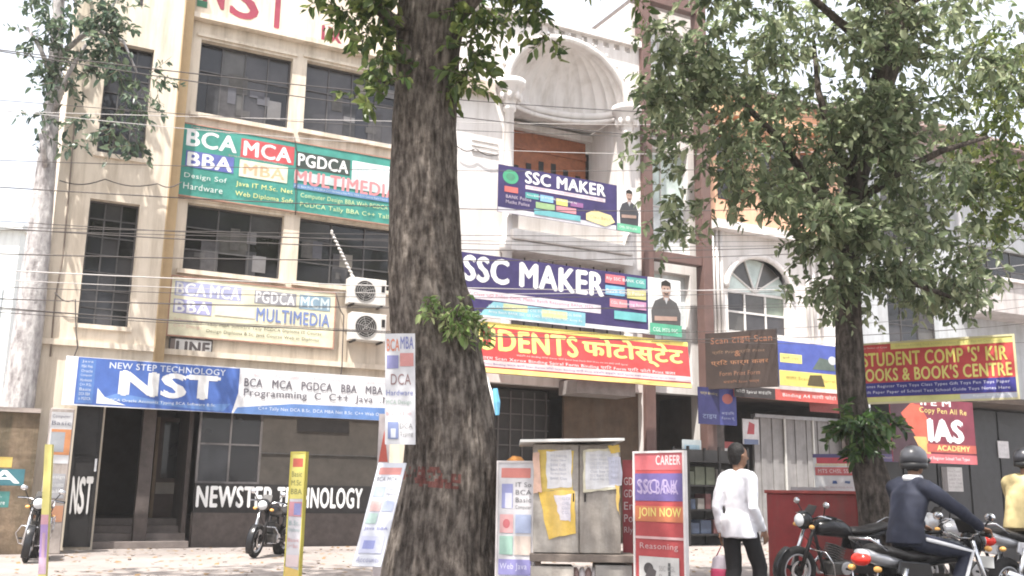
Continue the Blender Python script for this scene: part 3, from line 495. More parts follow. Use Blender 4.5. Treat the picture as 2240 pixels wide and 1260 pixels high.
prints(pl, FW(ua, GZ, 1.75), U, ZV, N, ub-ua, zc-GZ, [('r',.05,.62,.95,.98,(.5,.5,.52)),('r',.12,.68,.95,.86,(.55,.2,.05)),('r',.12,.7,.7,.84,(.28,.3,.33)),('s',.1,.88,.9,.97,2,(.15,.15,.2)),('r',.2,.38,.9,.55,(.3,.3,.32)),('r',.1,.22,.95,.33,(.5,.22,.1)),('s',.2,.4,.9,.55,3,(.6,.6,.6))])

# dark racks of goods in the shop front
rk = thing('display_rack', 'dark metal display rack packed with goods under the blue shop banner', 'rack', FW(12.9, GZ, 1.3))
ru0, ru1 = fpt(1505, 1050, 1.6)[0], fpt(1640, 1050, 1.6)[0]
for x in (ru0, (ru0+ru1)/2, ru1-.06):
    for d in (.95, 1.55): MB().fbox(x, x+.06, GZ, 2.55, d, d+.06).build('upright', DARKMETAL, rk)
for z in (.35, .95, 1.55, 2.15): MB().fbox(ru0, ru1, z, z+.04, .95, 1.62).build('shelf', DARKMETAL, rk)
MB().fbox(ru0, ru1, GZ, 2.5, .9, .945).build('back_panel', mat('rack_back', (.03,.028,.028), .7, .3, 4), rk)
r = random.Random(77)
for j, z in enumerate((.39, .99, 1.59)):
    x = ru0+.1
    while x < ru1-.4:
        wd_ = r.uniform(.16,.34); cn, c = r.choice([('black',(.08,.07,.07)),('maroon',(.14,.05,.05)),('navy blue',(.05,.07,.12)),('grey',(.2,.18,.16)),('olive',(.1,.11,.07)),('cream',(.3,.27,.25))]); sh_ = ['bottom','middle','upper'][j]; tag(MB().fbox(x, x+wd_, z+.002, z+r.uniform(.22,.46), 1.05, 1.5).build('goods_box', ink(c), None, bevel=.01), 'small %s carton on the %s shelf of the display rack' % (cn, sh_), 'carton', 'cartons on the display rack'); x += wd_+r.uniform(.02,.12)
# ------------------------------------------------------------------ signs and banners on the facades
FR = (mat('sign_frame', (.3,.28,.26), .5, .1, 5, metal=.3), .025)
YFR = (mat('rust_frame', (.35,.2,.15), .7, .2, 5), .03)
fboard('course_banner', 'green banner of computer courses between the upper and middle windows', 'banner', (400,272),(872,349),(872,491),(390,428), .1, (.02,.30,.24), [
 ('t','BCA',.02,.70,.23,.93,WHT,.04),('r',.25,.66,.49,.93,(.55,.05,.06)),('t','MCA',.265,.69,.475,.9,(.8,.72,.72),.04),('r',.5,.64,.755,.88,(.05,.07,.06)),('t','PGDCA',.51,.67,.745,.85,WHT,.04),
 ('r',.765,.58,1.,.88,(.72,.77,.78)),('t','MCM',.79,.63,.97,.84,(.55,.7,.7),.03),('r',.02,.4,.225,.63,(.1,.13,.45)),('t','BBA',.03,.42,.215,.61,WHT,.04),('r',.25,.38,.465,.62,(.7,.68,.5)),('t','MBA',.27,.42,.45,.57,(.72,.4,.2),.03),
 ('s',.2,.63,.48,.67,1,(.7,.3,.3)),('r',.495,.45,1,.58,(.5,.62,.62)),('t','MULTIMEDIA',.5,.4,.99,.6,(.75,.22,.24),.04),('r',.495,.33,1,.4,(.1,.25,.48)),('s',.5,.34,.98,.39,1,(.5,.6,.7)),
 ('s',.02,.06,.2,.34,2,(.7,.8,.75)),('s',.24,.05,.52,.33,2,(.8,.78,.2)),('s',.53,.03,.98,.3,2,(.6,.72,.3)),('s',.03,.94,.2,.99,1,(.7,.3,.3))], frame=YFR)
fboard('course_board', 'cream board listing courses in blue letters under the middle windows', 'sign', (372,615),(732,632),(730,757),(370,736), .1, (.74,.70,.47), [
 ('r',.02,.68,.41,.93,(.36,.38,.62)),('t','BCA',.03,.7,.2,.91,WHT,.03),('t','MCA',.225,.7,.4,.91,WHT,.03),('r',.49,.68,.75,.92,(.3,.3,.33)),('t','PGDCA',.5,.7,.74,.9,WHT,.03),('r',.77,.66,.97,.92,(.22,.36,.48)),('t','MCM',.78,.69,.96,.89,(.6,.72,.76),.03),
 ('r',.02,.38,.24,.62,(.34,.34,.62)),('t','BBA',.03,.4,.23,.6,WHT,.03),('r',.26,.4,.5,.6,(.76,.7,.58)),('t','MULTIMEDIA',.51,.37,.97,.6,(.16,.24,.55),.03),('s',.5,.3,.96,.36,1,(.8,.45,.4)),
 ('s',.22,.05,.97,.28,2,(.1,.1,.06)),('s',.03,.1,.2,.32,2,(.75,.45,.38))], frame=YFR)
fboard('nameplate', 'small black and white nameplate under the cream course board', 'sign', (372,741),(463,745),(461,779),(371,774), .08, (.7,.68,.66), [('r',0,0,1,1,(.62,.6,.58)),('r',.0,.0,.12,1,(.2,.15,.13)),('t','LINE',.16,.15,.95,.85,(.12,.1,.1),.06)], frame=(DARKMETAL, .02))
fboard('institute_banner', 'long blue and white NST banner over the dark entrance', 'banner', (140,774),(905,834),(905,922),(140,887), .85, (.74,.74,.77), [
 ('p',[(.03,.03),(.46,.0),(.46,.98),(.03,.99)],(.05,.14,.5)),('p',[(.445,0),(.46,.45),(.46,0)],(.74,.74,.77)),('p',[(.09,.16),(.42,.02),(.44,.2),(.30,.12),(.14,.3)],(.1,.25,.62)),('r',.035,.05,.075,.96,(.07,.2,.56)),('p',[(.085,.06),(.16,.05),(.105,.2),(.085,.38)],(.74,.76,.8)),
 ('t','NEW STEP TECHNOLOGY',.11,.8,.42,.93,(.6,.66,.8),.02),('t','NST',.145,.27,.4,.76,WHT,.07),('s',.12,.08,.41,.2,1,(.7,.75,.82)),('s',.04,.1,.07,.95,9,(.6,.66,.8)),
 ('p',[(.45,.0),(1,.0),(1,.3),(.62,.27),(.46,.13)],(.1,.24,.58)),('s',.52,.05,.98,.2,1,(.66,.7,.8)),('s',.5,.8,.98,.92,1,(.75,.4,.45)),
 ('t','BCA   MCA   PGDCA   BBA   MBA   BSC',.475,.6,.97,.78,(.16,.15,.18),.03),('t','Programming  C  C++  Java  .Net',.475,.35,.95,.55,(.16,.15,.18),.02)], thick=.05)
def portrait(x0, y0, x1, y1, shirt=(.06,.06,.07)):      # flat printed figure, arms folded
    X = lambda a: x0+(x1-x0)*a; Y = lambda b: y0+(y1-y0)*b
    return [('p',[(X(.05),Y(0)),(X(.95),Y(0)),(X(.98),Y(.35)),(X(.85),Y(.55)),(X(.62),Y(.63)),(X(.4),Y(.63)),(X(.15),Y(.55)),(X(.02),Y(.35))],shirt,'printed_figure'),('p',[(X(.42),Y(.58)),(X(.6),Y(.58)),(X(.6),Y(.7)),(X(.42),Y(.7))],(.4,.24,.18),'printed_figure'),
      ('e',X(.51),Y(.79),(x1-x0)*.15,(y1-y0)*.14,(.45,.28,.21),'printed_figure'),('p',[(X(.35),Y(.8)),(X(.4),Y(.86)),(X(.62),Y(.86)),(X(.67),Y(.8)),(X(.66),Y(.93)),(X(.51),Y(.98)),(X(.36),Y(.93))],(.03,.025,.02),'printed_figure'),
      ('e',X(.455),Y(.805),(x1-x0)*.02,(y1-y0)*.014,(.05,.03,.03),'printed_figure'),('e',X(.565),Y(.805),(x1-x0)*.02,(y1-y0)*.014,(.05,.03,.03),'printed_figure'),('p',[(X(.42),Y(.75)),(X(.46),Y(.69)),(X(.56),Y(.69)),(X(.6),Y(.75)),(X(.55),Y(.72)),(X(.47),Y(.72))],(.07,.045,.04),'printed_figure'),('p',[(X(.44),Y(.63)),(X(.51),Y(.5)),(X(.58),Y(.63))],(.5,.5,.52),'printed_figure'),('p',[(X(.12),Y(.16)),(X(.85),Y(.2)),(X(.85),Y(.28)),(X(.12),Y(.25))],(.4,.25,.19),'printed_figure')]
POOL[0] = W_SSC
fboard('coaching_banner', 'small purple SSC MAKER banner hung between the balcony columns', 'banner', (1090,357),(1400,416),(1400,511),(1090,463), .6, NAVY, [
 ('r',0,0,.82,.1,(.62,.6,.66)),('e',.08,.77,.052,.15,(.03,.42,.2)),('e',.08,.77,.03,.08,(.05,.3,.16)),('t','SSC MAKER',.18,.7,.74,.95,WHT,.05),('r',.18,.57,.74,.65,(.75,.6,.66)),('s',.19,.575,.73,.645,1,(.6,.1,.2)),
 ('r',.04,.44,.13,.56,(.7,.12,.1)),('r',.18,.38,.27,.5,(.05,.4,.38)),('r',.28,.36,.37,.5,(.2,.5,.75)),('r',.39,.34,.47,.48,(.65,.6,.1)),('r',.49,.36,.58,.46,(.3,.1,.3)),('r',.25,.2,.38,.33,(.3,.5,.2)),('r',.39,.2,.53,.32,(.7,.25,.3)),('r',.24,.06,.56,.18,(.12,.5,.55)),
 ('s',.05,.18,.22,.4,2,(.6,.5,.6)),('s',.19,.4,.57,.48,1,WHT),('p',[(.6,.12),(.74,.04),(.81,.16),(.78,.3),(.66,.36),(.6,.26)],(.8,.66,.25)),('s',.63,.15,.78,.26,1,(.6,.2,.1)),('r',.825,0,1,1,(.74,.72,.72)),*portrait(.84,.16,.99,.97),('r',.825,0,1,.16,(.1,.5,.28)),('s',.84,.03,.98,.13,1,WHT)])
fboard('coaching_banner', 'wide purple SSC MAKER banner above the red photostat banner', 'banner', (985,538),(1482,622),(1497,742),(1000,684), 1.25, NAVY, [
 ('r',.84,0,1,1,(.72,.72,.71)),('t','SSC MAKER',.04,.56,.63,.95,WHT,.06),('p',[(.05,.28),(.62,.26),(.62,.4),(.05,.42)],(.7,.62,.7)),('s',.08,.29,.6,.4,1,(.62,.1,.16)),('r',.0,.0,.84,.07,(.74,.74,.75)),('p',[(.1,.03),(.55,.02),(.55,.24),(.16,.26)],(.2,.55,.66)),('r',.2,.14,.3,.25,(.6,.66,.3)),('r',.36,.1,.47,.22,(.62,.68,.3)),('s',.14,.05,.54,.22,2,(.75,.8,.8)),
 ('r',.64,.8,.73,.95,(.7,.12,.16)),('r',.74,.78,.83,.95,(.06,.4,.36)),('r',.64,.6,.73,.76,(.12,.45,.72)),('r',.74,.58,.83,.74,(.6,.56,.16)),('r',.66,.4,.74,.54,(.72,.22,.26)),('r',.75,.4,.83,.54,(.6,.25,.45)),('r',.68,.2,.83,.34,(.1,.5,.52)),
 ('s',.645,.82,.83,.93,1,WHT),('s',.645,.62,.83,.72,1,WHT),('s',.665,.42,.83,.52,1,WHT),*portrait(.85,.1,1.0,1.0,(.09,.085,.085)),('r',.845,0,1,.2,(.05,.42,.24)),('s',.86,.04,.98,.15,1,(.7,.8,.75))], thick=.05)
dv = 'फोटोस्टेट'
POOL[0] = W_PHOTO
fboard('photostat_banner', 'red and yellow STUDENTS photostat banner over the dark shop', 'banner', (960,689),(1500,745),(1524,843),(968,815), 1.35, RED, [
 ('r',0,.9,1,1,YEL),('s',.1,.9,.95,.99,1,(.62,.3,.1)),('t','STUDENTS',.03,.45,.52,.86,(.85,.72,.1),.05),('t',dv,.545,.4,.97,.9,(.85,.72,.1),.05),('r',0,.12,1,.24,(.66,.5,.5)),('s',.28,.34,.75,.42,1,(.85,.6,.55)),
 ('s',.14,.2,.98,.36,1,(.82,.76,.76)),('s',.12,.12,.99,.22,1,(.12,.08,.3)),('r',0,0,1,.09,(.75,.68,.12)),('p',[(.0,.09),(.06,.09),(.04,.4),(0,.5)],(.75,.6,.6))], thick=.05, ey=ZV-N*.12)
ts = thing('tarpaulin_edge', 'white rope and blue cloth strip hanging from the photostat banner beside trunk', 'cloth', at(1085, 905, 19))
MB().tube([at(1062,822,19.2), at(1075,860,19.1), at(1086,905,19)], .03, 6).build('rope', mat('white_rope', (.65,.63,.6), .8), ts); MB().tube([at(1083,850,18.95), at(1087,880,18.95), at(1088,908,18.95)], [.05,.07,.04], 7).build('cloth', mat('blue_cloth', (.15,.42,.62), .8), ts)
pboard('shop_board', 'dark brown hanging board with faint orange lettering beside brown column', 'sign', (1545,848),26.6,(1702,845),25.6,(1545,730), (.05,.032,.026), [('s',.08,.74,.95,.95,1,(.33,.12,.05)),('s',.1,.58,.9,.7,1,(.25,.14,.07)),('t','&',.42,.56,.5,.66,(.3,.12,.05)),('s',.08,.36,.95,.54,1,(.42,.17,.06)),('s',.2,.2,.8,.32,1,(.3,.13,.06)),('s',.25,.06,.75,.16,1,(.3,.12,.05))], thick=.12)
fboard('shop_board', 'blue and yellow shop board between brown board and tree trunk', 'sign', (1704,748),(1834,756),(1834,852),(1704,843), .8, (.06,.1,.45), [('r',0,0,1,.34,(.8,.62,.04)),('r',.02,.52,.38,.72,(.8,.68,.1)),('s',.06,.55,.34,.69,1,(.06,.06,.1)),('p',[(.55,.42),(.95,.42),(.9,.66),(.68,.7)],(.1,.14,.12)),('e',.9,.66,.07,.1,(.6,.62,.66)),('s',.1,.08,.95,.28,1,(.35,.26,.04)),('p',[(.45,.04),(.75,.04),(.7,.3),(.5,.28)],(.1,.07,.02))])
fboard('strip_sign', 'long red strip sign with white lettering over grey shutters', 'sign', (1606,849),(1834,856),(1834,880),(1606,872), .75, (.62,.07,.05), [('r',0,0,.38,1,(.05,.04,.04)),('s',.02,.2,.36,.85,1,(.6,.6,.58)),('s',.45,.1,.99,.9,1,(.82,.76,.74))])
fboard('shop_banner', 'dark blue drooping shop banner under the brown board', 'banner', (1528,848),(1612,850),(1610,930),(1528,928), .6, (.03,.03,.13), [('r',.55,0,1,1,(.06,.07,.3)),('e',.76,.72,.14,.14,(.5,.12,.1)),('s',.05,.75,.5,.9,1,(.4,.33,.1)),('s',.6,.1,.95,.4,2,(.45,.5,.7)),('s',.1,.1,.5,.3,1,(.2,.25,.4))])
fboard('awning_board', 'plain dark red board above the shutter behind tree trunk', 'sign', (1772,880),(1836,882),(1836,904),(1772,900), .5, (.3,.04,.035), [('s',.1,.2,.9,.8,1,(.36,.07,.06))])
def posts(pxs, Y, ztop):
    def f(t, O, ex, ey, nz):
        for x in pxs: p = O+ex*x; MB().tube([Vector((p.x, p.y, GZ))-nz*.08, Vector((p.x, p.y, ztop))-nz*.08], .045, 8).build('post', mat('navy_post', (.03,.04,.06), .5), t)
    return f
POOL[0] = W_BOOK
pboard('students_board', 'red and yellow STUDENTS CORNER books board on posts behind the rider', 'sign', (1877,881),15.9,(2226,868),14.65,(1877,757), (.62,.035,.035), [
 ('r',.24,.9,1,1.0,(.75,.68,.12)),('s',.27,.91,.98,.985,1,(.5,.42,.1)),('s',.02,.91,.22,.97,1,(.75,.6,.55)),('t',"STUDENT COMP 'S' KIR",.05,.62,.96,.86,(.78,.66,.06),.04),('t',"BOOKS & BOOK'S CENTRE",.02,.36,.98,.58,(.80,.70,.1),.04),
 ('r',0,.09,1,.33,(.04,.035,.26)),('s',.04,.11,.97,.31,2,(.66,.66,.76)),('r',0,0,.66,.085,(.62,.6,.15)),('r',.66,0,1,.085,(.5,.52,.62)),('s',.74,.01,.98,.08,1,WHT)], extra=posts((-.1, 2.75), 15, 4.5), frame=(mat('pale_frame', (.55,.5,.3), .6), .03))
fboard('ias_board', 'square red and purple IAS coaching board below the students board', 'sign', (1950,874),(2132,874),(2132,1013),(1950,1013), 0.2, (.22,.02,.05), [
 ('p',[(0,0),(.25,0),(.3,.35),(.12,.75),(.3,1),(0,1)],(.05,.02,.03)),('p',[(.12,.75),(.3,.35),(.42,.3),(.46,.62),(.3,1)],(.6,.08,.03)),('p',[(.25,.4),(.32,.2),(.45,.1),(.4,.4)],(.75,.4,.06)),('r',.28,.9,.7,1,(.3,.05,.06)),('t','IFE M',.36,.9,.72,1.,WHT,.03),('s',.34,.72,.92,.9,1,(.8,.66,.12)),('t','IAS',.44,.34,.84,.68,WHT,.09),
 ('r',.4,.17,1,.3,(.5,.07,.04)),('t','ACADEMY',.52,.2,.92,.28,(.8,.66,.12),.03),('r',.3,0,1,.14,(.6,.1,.12)),('s',.42,.02,.95,.12,1,WHT)])
fboard('shop_poster', 'white framed poster with dark picture hung in the shop front', 'poster', (1527,966),(1572,966),(1572,1046),(1527,1046), -0.38, (.6,.58,.57), [('r',0,0,1,.16,(.3,.06,.05)),('p',[(.3,.4),(.75,.36),(.7,.62),(.45,.66)],(.1,.08,.08)),('s',.1,.75,.9,.95,2,(.3,.3,.3))])
fboard('shop_poster', 'narrow white poster beside the white shirted man', 'poster', (1578,966),(1606,966),(1606,1040),(1578,1040), -0.38, (.62,.6,.6), [('r',0,.8,1,1,(.4,.06,.06)),('s',.1,.2,.9,.7,4,(.3,.3,.35))])
fboard('shop_poster', 'small white poster with red figure on the shop shutter', 'poster', (1625,917),(1660,917),(1660,972),(1625,972), -0.38, (.62,.6,.62), [('p',[(.25,.4),(.7,.4),(.75,.8),(.4,.9)],(.5,.06,.08)),('r',.05,.0,.95,.2,(.15,.2,.35))])
fboard('shop_poster', 'pale blue and yellow poster beside the red standee', 'poster', (1494,962),(1535,962),(1535,1075),(1494,1075), 0.03, (.4,.46,.48), [('r',.1,.55,.9,.9,(.25,.4,.5)),('e',.5,.6,.3,.12,(.5,.5,.15)),('s',.1,.1,.9,.45,3,(.25,.27,.3))])
fboard('shop_poster', 'striped purple and white notice left of the rider helmet', 'poster', (1928,955),(1962,955),(1962,1010),(1928,1010), -1.3, (.1,.09,.12), [('r',0,.0,1,.3,(.2,.17,.45)),('s',.05,.05,.95,.25,1,WHT),('r',0,.45,.8,.6,(.4,.36,.36)),('r',.1,.72,.8,.9,(.3,.3,.12))])
fboard('shop_notice', 'white notice panel behind the rider shoulder on dark shopfront', 'poster', (2062,1022),(2106,1022),(2106,1075),(2062,1075), -1.3, (.55,.53,.52), [('s',.3,.1,.95,.9,5,(.3,.25,.28)),('r',0,0,.25,1,(.2,.18,.18))])
fboard('shop_notice', 'small white paper notice on black shopfront near beige shirted rider', 'poster', (2184,965),(2207,965),(2207,1002),(2184,1002), -1.3, (.66,.64,.66), [('s',.1,.1,.9,.9,3,(.5,.5,.52))])
# ------------------------------------------------------------------ boards standing on the forecourt
def course_poster(extra=()): return [('r',.08,.9,.92,.965,(.7,.2,.16)),('r',.1,.7,.42,.86,(.28,.3,.58)),('r',.2,.7,.4,.8,(.6,.6,.74)),('s',.5,.68,.95,.88,4,(.15,.15,.16)),('r',.06,.54,.44,.66,(.72,.36,.36)),('r',.5,.54,.95,.66,(.38,.45,.66)),('e',.25,.6,.1,.03,(.6,.12,.14)),('r',.06,.4,.44,.52,(.3,.52,.42)),('r',.48,.4,.95,.52,(.68,.55,.46)),('r',.04,.27,.96,.37,(.26,.24,.55)),('s',.08,.28,.92,.36,1,(.6,.6,.78)),('s',.06,.2,.95,.26,1,(.45,.4,.55)),('r',.05,.1,.5,.18,(.3,.28,.52)),('r',.54,.08,.95,.18,(.6,.5,.62)),*extra]
PFR = (mat('poster_frame', (.6,.56,.55), .6, .1, 5), .02)
POOL[0] = W_COMP
pboard('course_standee', 'white course poster board standing right of the big tree trunk', 'standee', (1086,1318),10.2,(1164,1318),10.1,(1086,1012), (.62,.6,.62), course_poster(), frame=PFR, ground=True)
a = at(842, 972, 10.3); b = at(909, 966, 10.25); b.z = a.z
board('trunk_poster', 'tilted white poster with red and blue lettering nailed to tree trunk', 'poster', a, b-a, (b-a).length, 1.16, (.62,.62,.65), [('t','BCA',.06,.84,.48,.95,(.68,.2,.1),.03),('t','MBA',.52,.86,.95,.97,(.2,.22,.5),.03),('r',.06,.68,.45,.8,(.24,.24,.5)),('r',.5,.7,.95,.82,(.68,.26,.24)),('s',.2,.5,.9,.66,1,(.3,.16,.16)),('s',.05,.42,.95,.5,1,(.16,.2,.5)),('s',.05,.33,.95,.41,1,(.28,.42,.34)),('s',.05,.25,.95,.3,1,(.6,.3,.3)),('r',.1,.05,.45,.2,(.2,.26,.5)),('r',.2,.06,.36,.14,(.6,.64,.74)),('s',.5,.05,.95,.2,2,(.2,.2,.2))], ey=ZV+Vector((-.04,0,0)), thick=.008)
a = at(770, 1238, 10.0); b = at(830, 1246, 9.95); b.z = a.z; tp = at(828, 1012, 10.25)
board('leaning_poster', 'narrow pale blue poster board leaning against the big trunk', 'poster', a, b-a, (b-a).length*1.05, (tp-a).length, (.6,.62,.7), [('r',.1,.88,.9,.95,(.7,.25,.22)),('s',.1,.8,.9,.87,1,(.2,.2,.22)),('r',.1,.66,.5,.76,(.3,.36,.6)),('s',.55,.66,.95,.77,2,(.16,.16,.2)),('r',.1,.52,.48,.62,(.68,.42,.4)),('r',.54,.52,.92,.62,(.4,.46,.66)),('r',.08,.4,.45,.5,(.42,.6,.54)),('s',.1,.32,.95,.38,1,(.2,.22,.55)),('r',.1,.12,.9,.28,(.5,.52,.7)),('r',.2,.16,.6,.24,(.25,.28,.6)),('s',.1,.02,.9,.1,1,(.3,.3,.5))], ey=tp-a, thick=.02)
pboard('strip_standee', 'slim white strip board with red arrow behind the trunk poster', 'standee', (816,1225),14.5,(842,1225),14.5,(816,905), (.58,.5,.5), [('p',[(.1,.7),(.9,.7),(.5,.9)],(.68,.1,.06)),('s',.1,.1,.9,.6,6,(.5,.25,.3))], ground=True)
pboard('narrow_standee', 'narrow yellow and white standee before the NST lettering panel', 'standee', (619,1322),11.5,(650,1322),11.4,(621,990), (.6,.58,.62), [('r',0,.68,1,1,(.75,.66,.08)),('r',.12,.9,.85,.96,(.62,.1,.05)),('s',.1,.7,.9,.88,3,(.2,.2,.06)),('r',.04,.56,.96,.66,(.62,.25,.3)),('r',.4,.57,.9,.65,(.26,.28,.6)),('s',.1,.44,.9,.54,2,(.3,.45,.45)),('s',.1,.34,.9,.42,2,(.66,.3,.3)),('r',.05,.22,.95,.3,(.72,.56,.56)),('p',[(0,.1),(1,.06),(1,.2),(0,.22)],(.75,.5,.06)),('s',.1,.02,.9,.1,1,(.3,.3,.6))], frame=(mat('yellow_frame', (.6,.52,.1), .6), .01), ground=True)
a = at(80, 1330, 11.5); b = at(94, 1330, 11.5); tp = at(98, 972, 11.6)
board('striped_post', 'thin yellow and purple painted post leaning before the gate pillar', 'post', a, b-a, .085, (tp-a).length, (.7,.62,.12), [('r',0,.3,1,.52,(.36,.22,.5)),('r',0,.5,1,.56,(.62,.3,.36)),('r',0,.2,1,.3,(.55,.36,.5)),('r',.3,.3,.7,.45,(.5,.3,.4))], ey=tp-a, thick=.05)
POOL[0] = W_SSC
pboard('red_standee', 'red coaching standee with yellow band and white picture panel', 'standee', (1392,1318),9.7,(1500,1322),9.3,(1392,992), (.5,.045,.05), [('r',0,.9,1,1,(.62,.1,.12)),('t','CAREER',.45,.93,.95,.985,(.75,.6,.6),.03),('r',0,.72,1,.88,(.14,.1,.32)),('s',.05,.74,.95,.87,1,(.45,.35,.55)),('t','SSC BANK',.1,.76,.9,.84,(.36,.28,.5),.04),('r',0,.6,1,.69,(.62,.16,.04)),('t','JOIN NOW',.08,.615,.95,.68,(.78,.62,.08),.03),('r',0,.5,1,.515,(.7,.4,.4)),('s',.1,.42,.9,.49,1,(.66,.4,.4)),('r',.08,.14,.9,.4,(.56,.54,.52)),('e',.28,.33,.1,.035,(.08,.07,.07)),('p',[(.2,.28),(.4,.26),(.44,.32),(.3,.35)],(.12,.1,.1)),('e',.24,.22,.08,.03,(.1,.09,.09)),('r',.68,.28,.73,.37,(.12,.12,.12)),('s',.5,.17,.85,.36,4,(.36,.34,.33)),('r',0,.08,1,.12,(.66,.5,.5))], frame=(mat('white_edge', (.62,.58,.57), .6), .02), ground=True)
pboard('slim_red_panel', 'slim dark red lettered panel between paper covered box and red standee', 'standee', (1364,1300),10.4,(1390,1300),10.4,(1364,1006), (.34,.04,.05), [('s',.1,.5,.9,.9,5,(.6,.5,.5)),('r',0,.1,1,.3,(.42,.06,.06)),('r',.85,0,1,1,(.6,.46,.12))], ground=True)
# ------------------------------------------------------------------ paper covered box on a cart
kc = at(1262, 1212, 10.0); t = thing('notice_box', 'weathered two door box pasted with yellow and white papers on a stand', 'box', Vector((kc.x, 10.2, GZ)))
xl = at(1167, 1090, 10).x; xr = at(1358, 1090, 10).x; z0 = at(1262, 1211, 10).z; z1 = at(1262, 972, 10).z
MB().box(xl, xr, 10.02, 10.6, z0, z1).build('carcass', RUST, t, bevel=.008)
xm = (xl+xr)/2+.02
for a, b in ((xl+.004, xm-.008), (xm+.008, xr-.004)):
    d_ = MB().box(a, b, 9.995, 10.018, z0+.006, z1-.006).build('door', RUST, t, bevel=.004); MB().tube([(b-.05 if a < xm-.1 else a+.05, 9.985, z0+.5), (b-.05 if a < xm-.1 else a+.05, 9.985, z0+.58)], .008, 6).build('handle', DARKMETAL, d_)
l0 = at(1138, 968, 9.85); l1 = at(1350, 958, 10.7)
MB().hexa([(l0.x,9.8,z1+.004),(xr+.02,9.8,z1+.035),(xr+.02,10.75,z1+.035),(l0.x,10.75,z1+.004),(l0.x,9.8,z1+.03),(xr+.02,9.8,z1+.06),(xr+.02,10.75,z1+.06),(l0.x,10.75,z1+.03)]).build('lid', mat('white_sheet', (.68,.67,.64), .6, .08, 4), t)
def paper(px, c, k=0, sc=None):
    pts = [at(x, y, 10) for x, y in px]; y_ = 9.99-.0035*k
    r = random.Random(k+5); out = []
    for i in range(len(pts)):        # torn edges
        p, q = pts[i], pts[(i+1) % len(pts)]
        for s in range(5): m_ = p.lerp(q, s/5); out.append(Vector((m_.x+r.uniform(-.008,.008), y_, m_.z+r.uniform(-.008,.008))))
    pb = MB().add(out, [tuple(range(len(out)))]).build('pasted_paper', mat('paper_%d' % k, c, .85, .2, 7, .5, 9, streak=.5, stain=(.4,.34,.26)), t)
    if sc: a = at(px[3][0], px[3][1], 10); b = at(px[1][0], px[1][1], 10); prints(pb, Vector((a.x, y_-.001, a.z)), Vector((1,0,0)), ZV, Vector((0,-1,0)), b.x-a.x, b.z-a.z, [('s',.15,.2,.85,.9,sc,(.45,.46,.55))], lift=.001)
paper([(1176,985),(1254,985),(1252,1072),(1180,1075)], (.68,.5,.14), 0); paper([(1194,988),(1250,985),(1250,1066),(1196,1068)], (.72,.71,.72), 1, 6)
paper([(1178,1074),(1258,1072),(1258,1165),(1200,1180)], (.68,.46,.1), 2); paper([(1212,1085),(1250,1080),(1248,1140),(1225,1138)], (.68,.64,.7), 3, 4)
paper([(1275,985),(1352,978),(1354,1070),(1276,1076)], (.7,.66,.5), 4); paper([(1280,988),(1352,985),(1352,1066),(1280,1070)], (.72,.72,.74), 5, 7); paper([(1328,1000),(1358,1000),(1360,1060),(1332,1062)], (.6,.62,.76), 6, 4); paper([(1166,990),(1180,990),(1186,1075),(1168,1080)], (.68,.45,.35), 7); paper([(1345,1062),(1354,1062),(1354,1128),(1348,1110)], (.7,.45,.06), 8); paper([(1330,976),(1354,974),(1355,990),(1334,992)], (.75,.5,.06), 9)
MB().box(xl-.03, xr+.14, 9.9, 10.7, z0-.075, z0-.004).build('table_top', mat('old_plank', (.17,.14,.12), .9, .3, 5, .3), t, bevel=.006)
for x in (xl+.02, xr+.04):
    for y in (9.95, 10.6): MB().box(x, x+.06, y, y+.06, GZ, z0-.076).build('leg', mat('leg_wood', (.11,.085,.07), .9, .3, 5), t)
MB().box(xl-.02, xl+.4, 9.93, 10.3, GZ, z0-.12).build('side_crate', RUST, t, bevel=.01); MB().box(xr-.26, xr+.1, 9.93, 10.3, GZ, z0-.1).build('side_crate', mat('grey_ply', (.3,.28,.26), .85, .2, 4, streak=.4), t, bevel=.01)
for k in range(5):
    p = at(1245+k*14, 1243+random.uniform(-5,5), 10.05); tag(MB().tube([(p.x, 10.05, .42), (p.x, 10.05, .55), (p.x, 10.05, .6)], [.035,.035,.015], 10).build('bottle', mat('bottle_%d' % (k % 2), [(.6,.55,.55),(.3,.2,.18)][k % 2], .3), None, True), 'small bottle stored in the dark gap under the notice box', 'bottle', 'bottles under the notice box')
MB().box(xl+.41, xr-.27, 10.0, 10.5, GZ+.28, .42).build('lower_shelf', MATS['old_plank'], t)
a = at(1100, 1005, 10.6); b = at(1140, 985, 10.6)
tag(MB().tube([Vector((a.x+.12, 10.9, 1.2)), Vector((a.x+.14, 10.9, 1.62)), Vector((a.x+.15, 10.9, 1.7))], [.12, .14, .05], 12).build('orange_sack', mat('orange_cloth', (.6,.27,.08), .9, .25, 5, .4, 12), None, True), 'crumpled orange sack between white course board and notice box', 'sack')
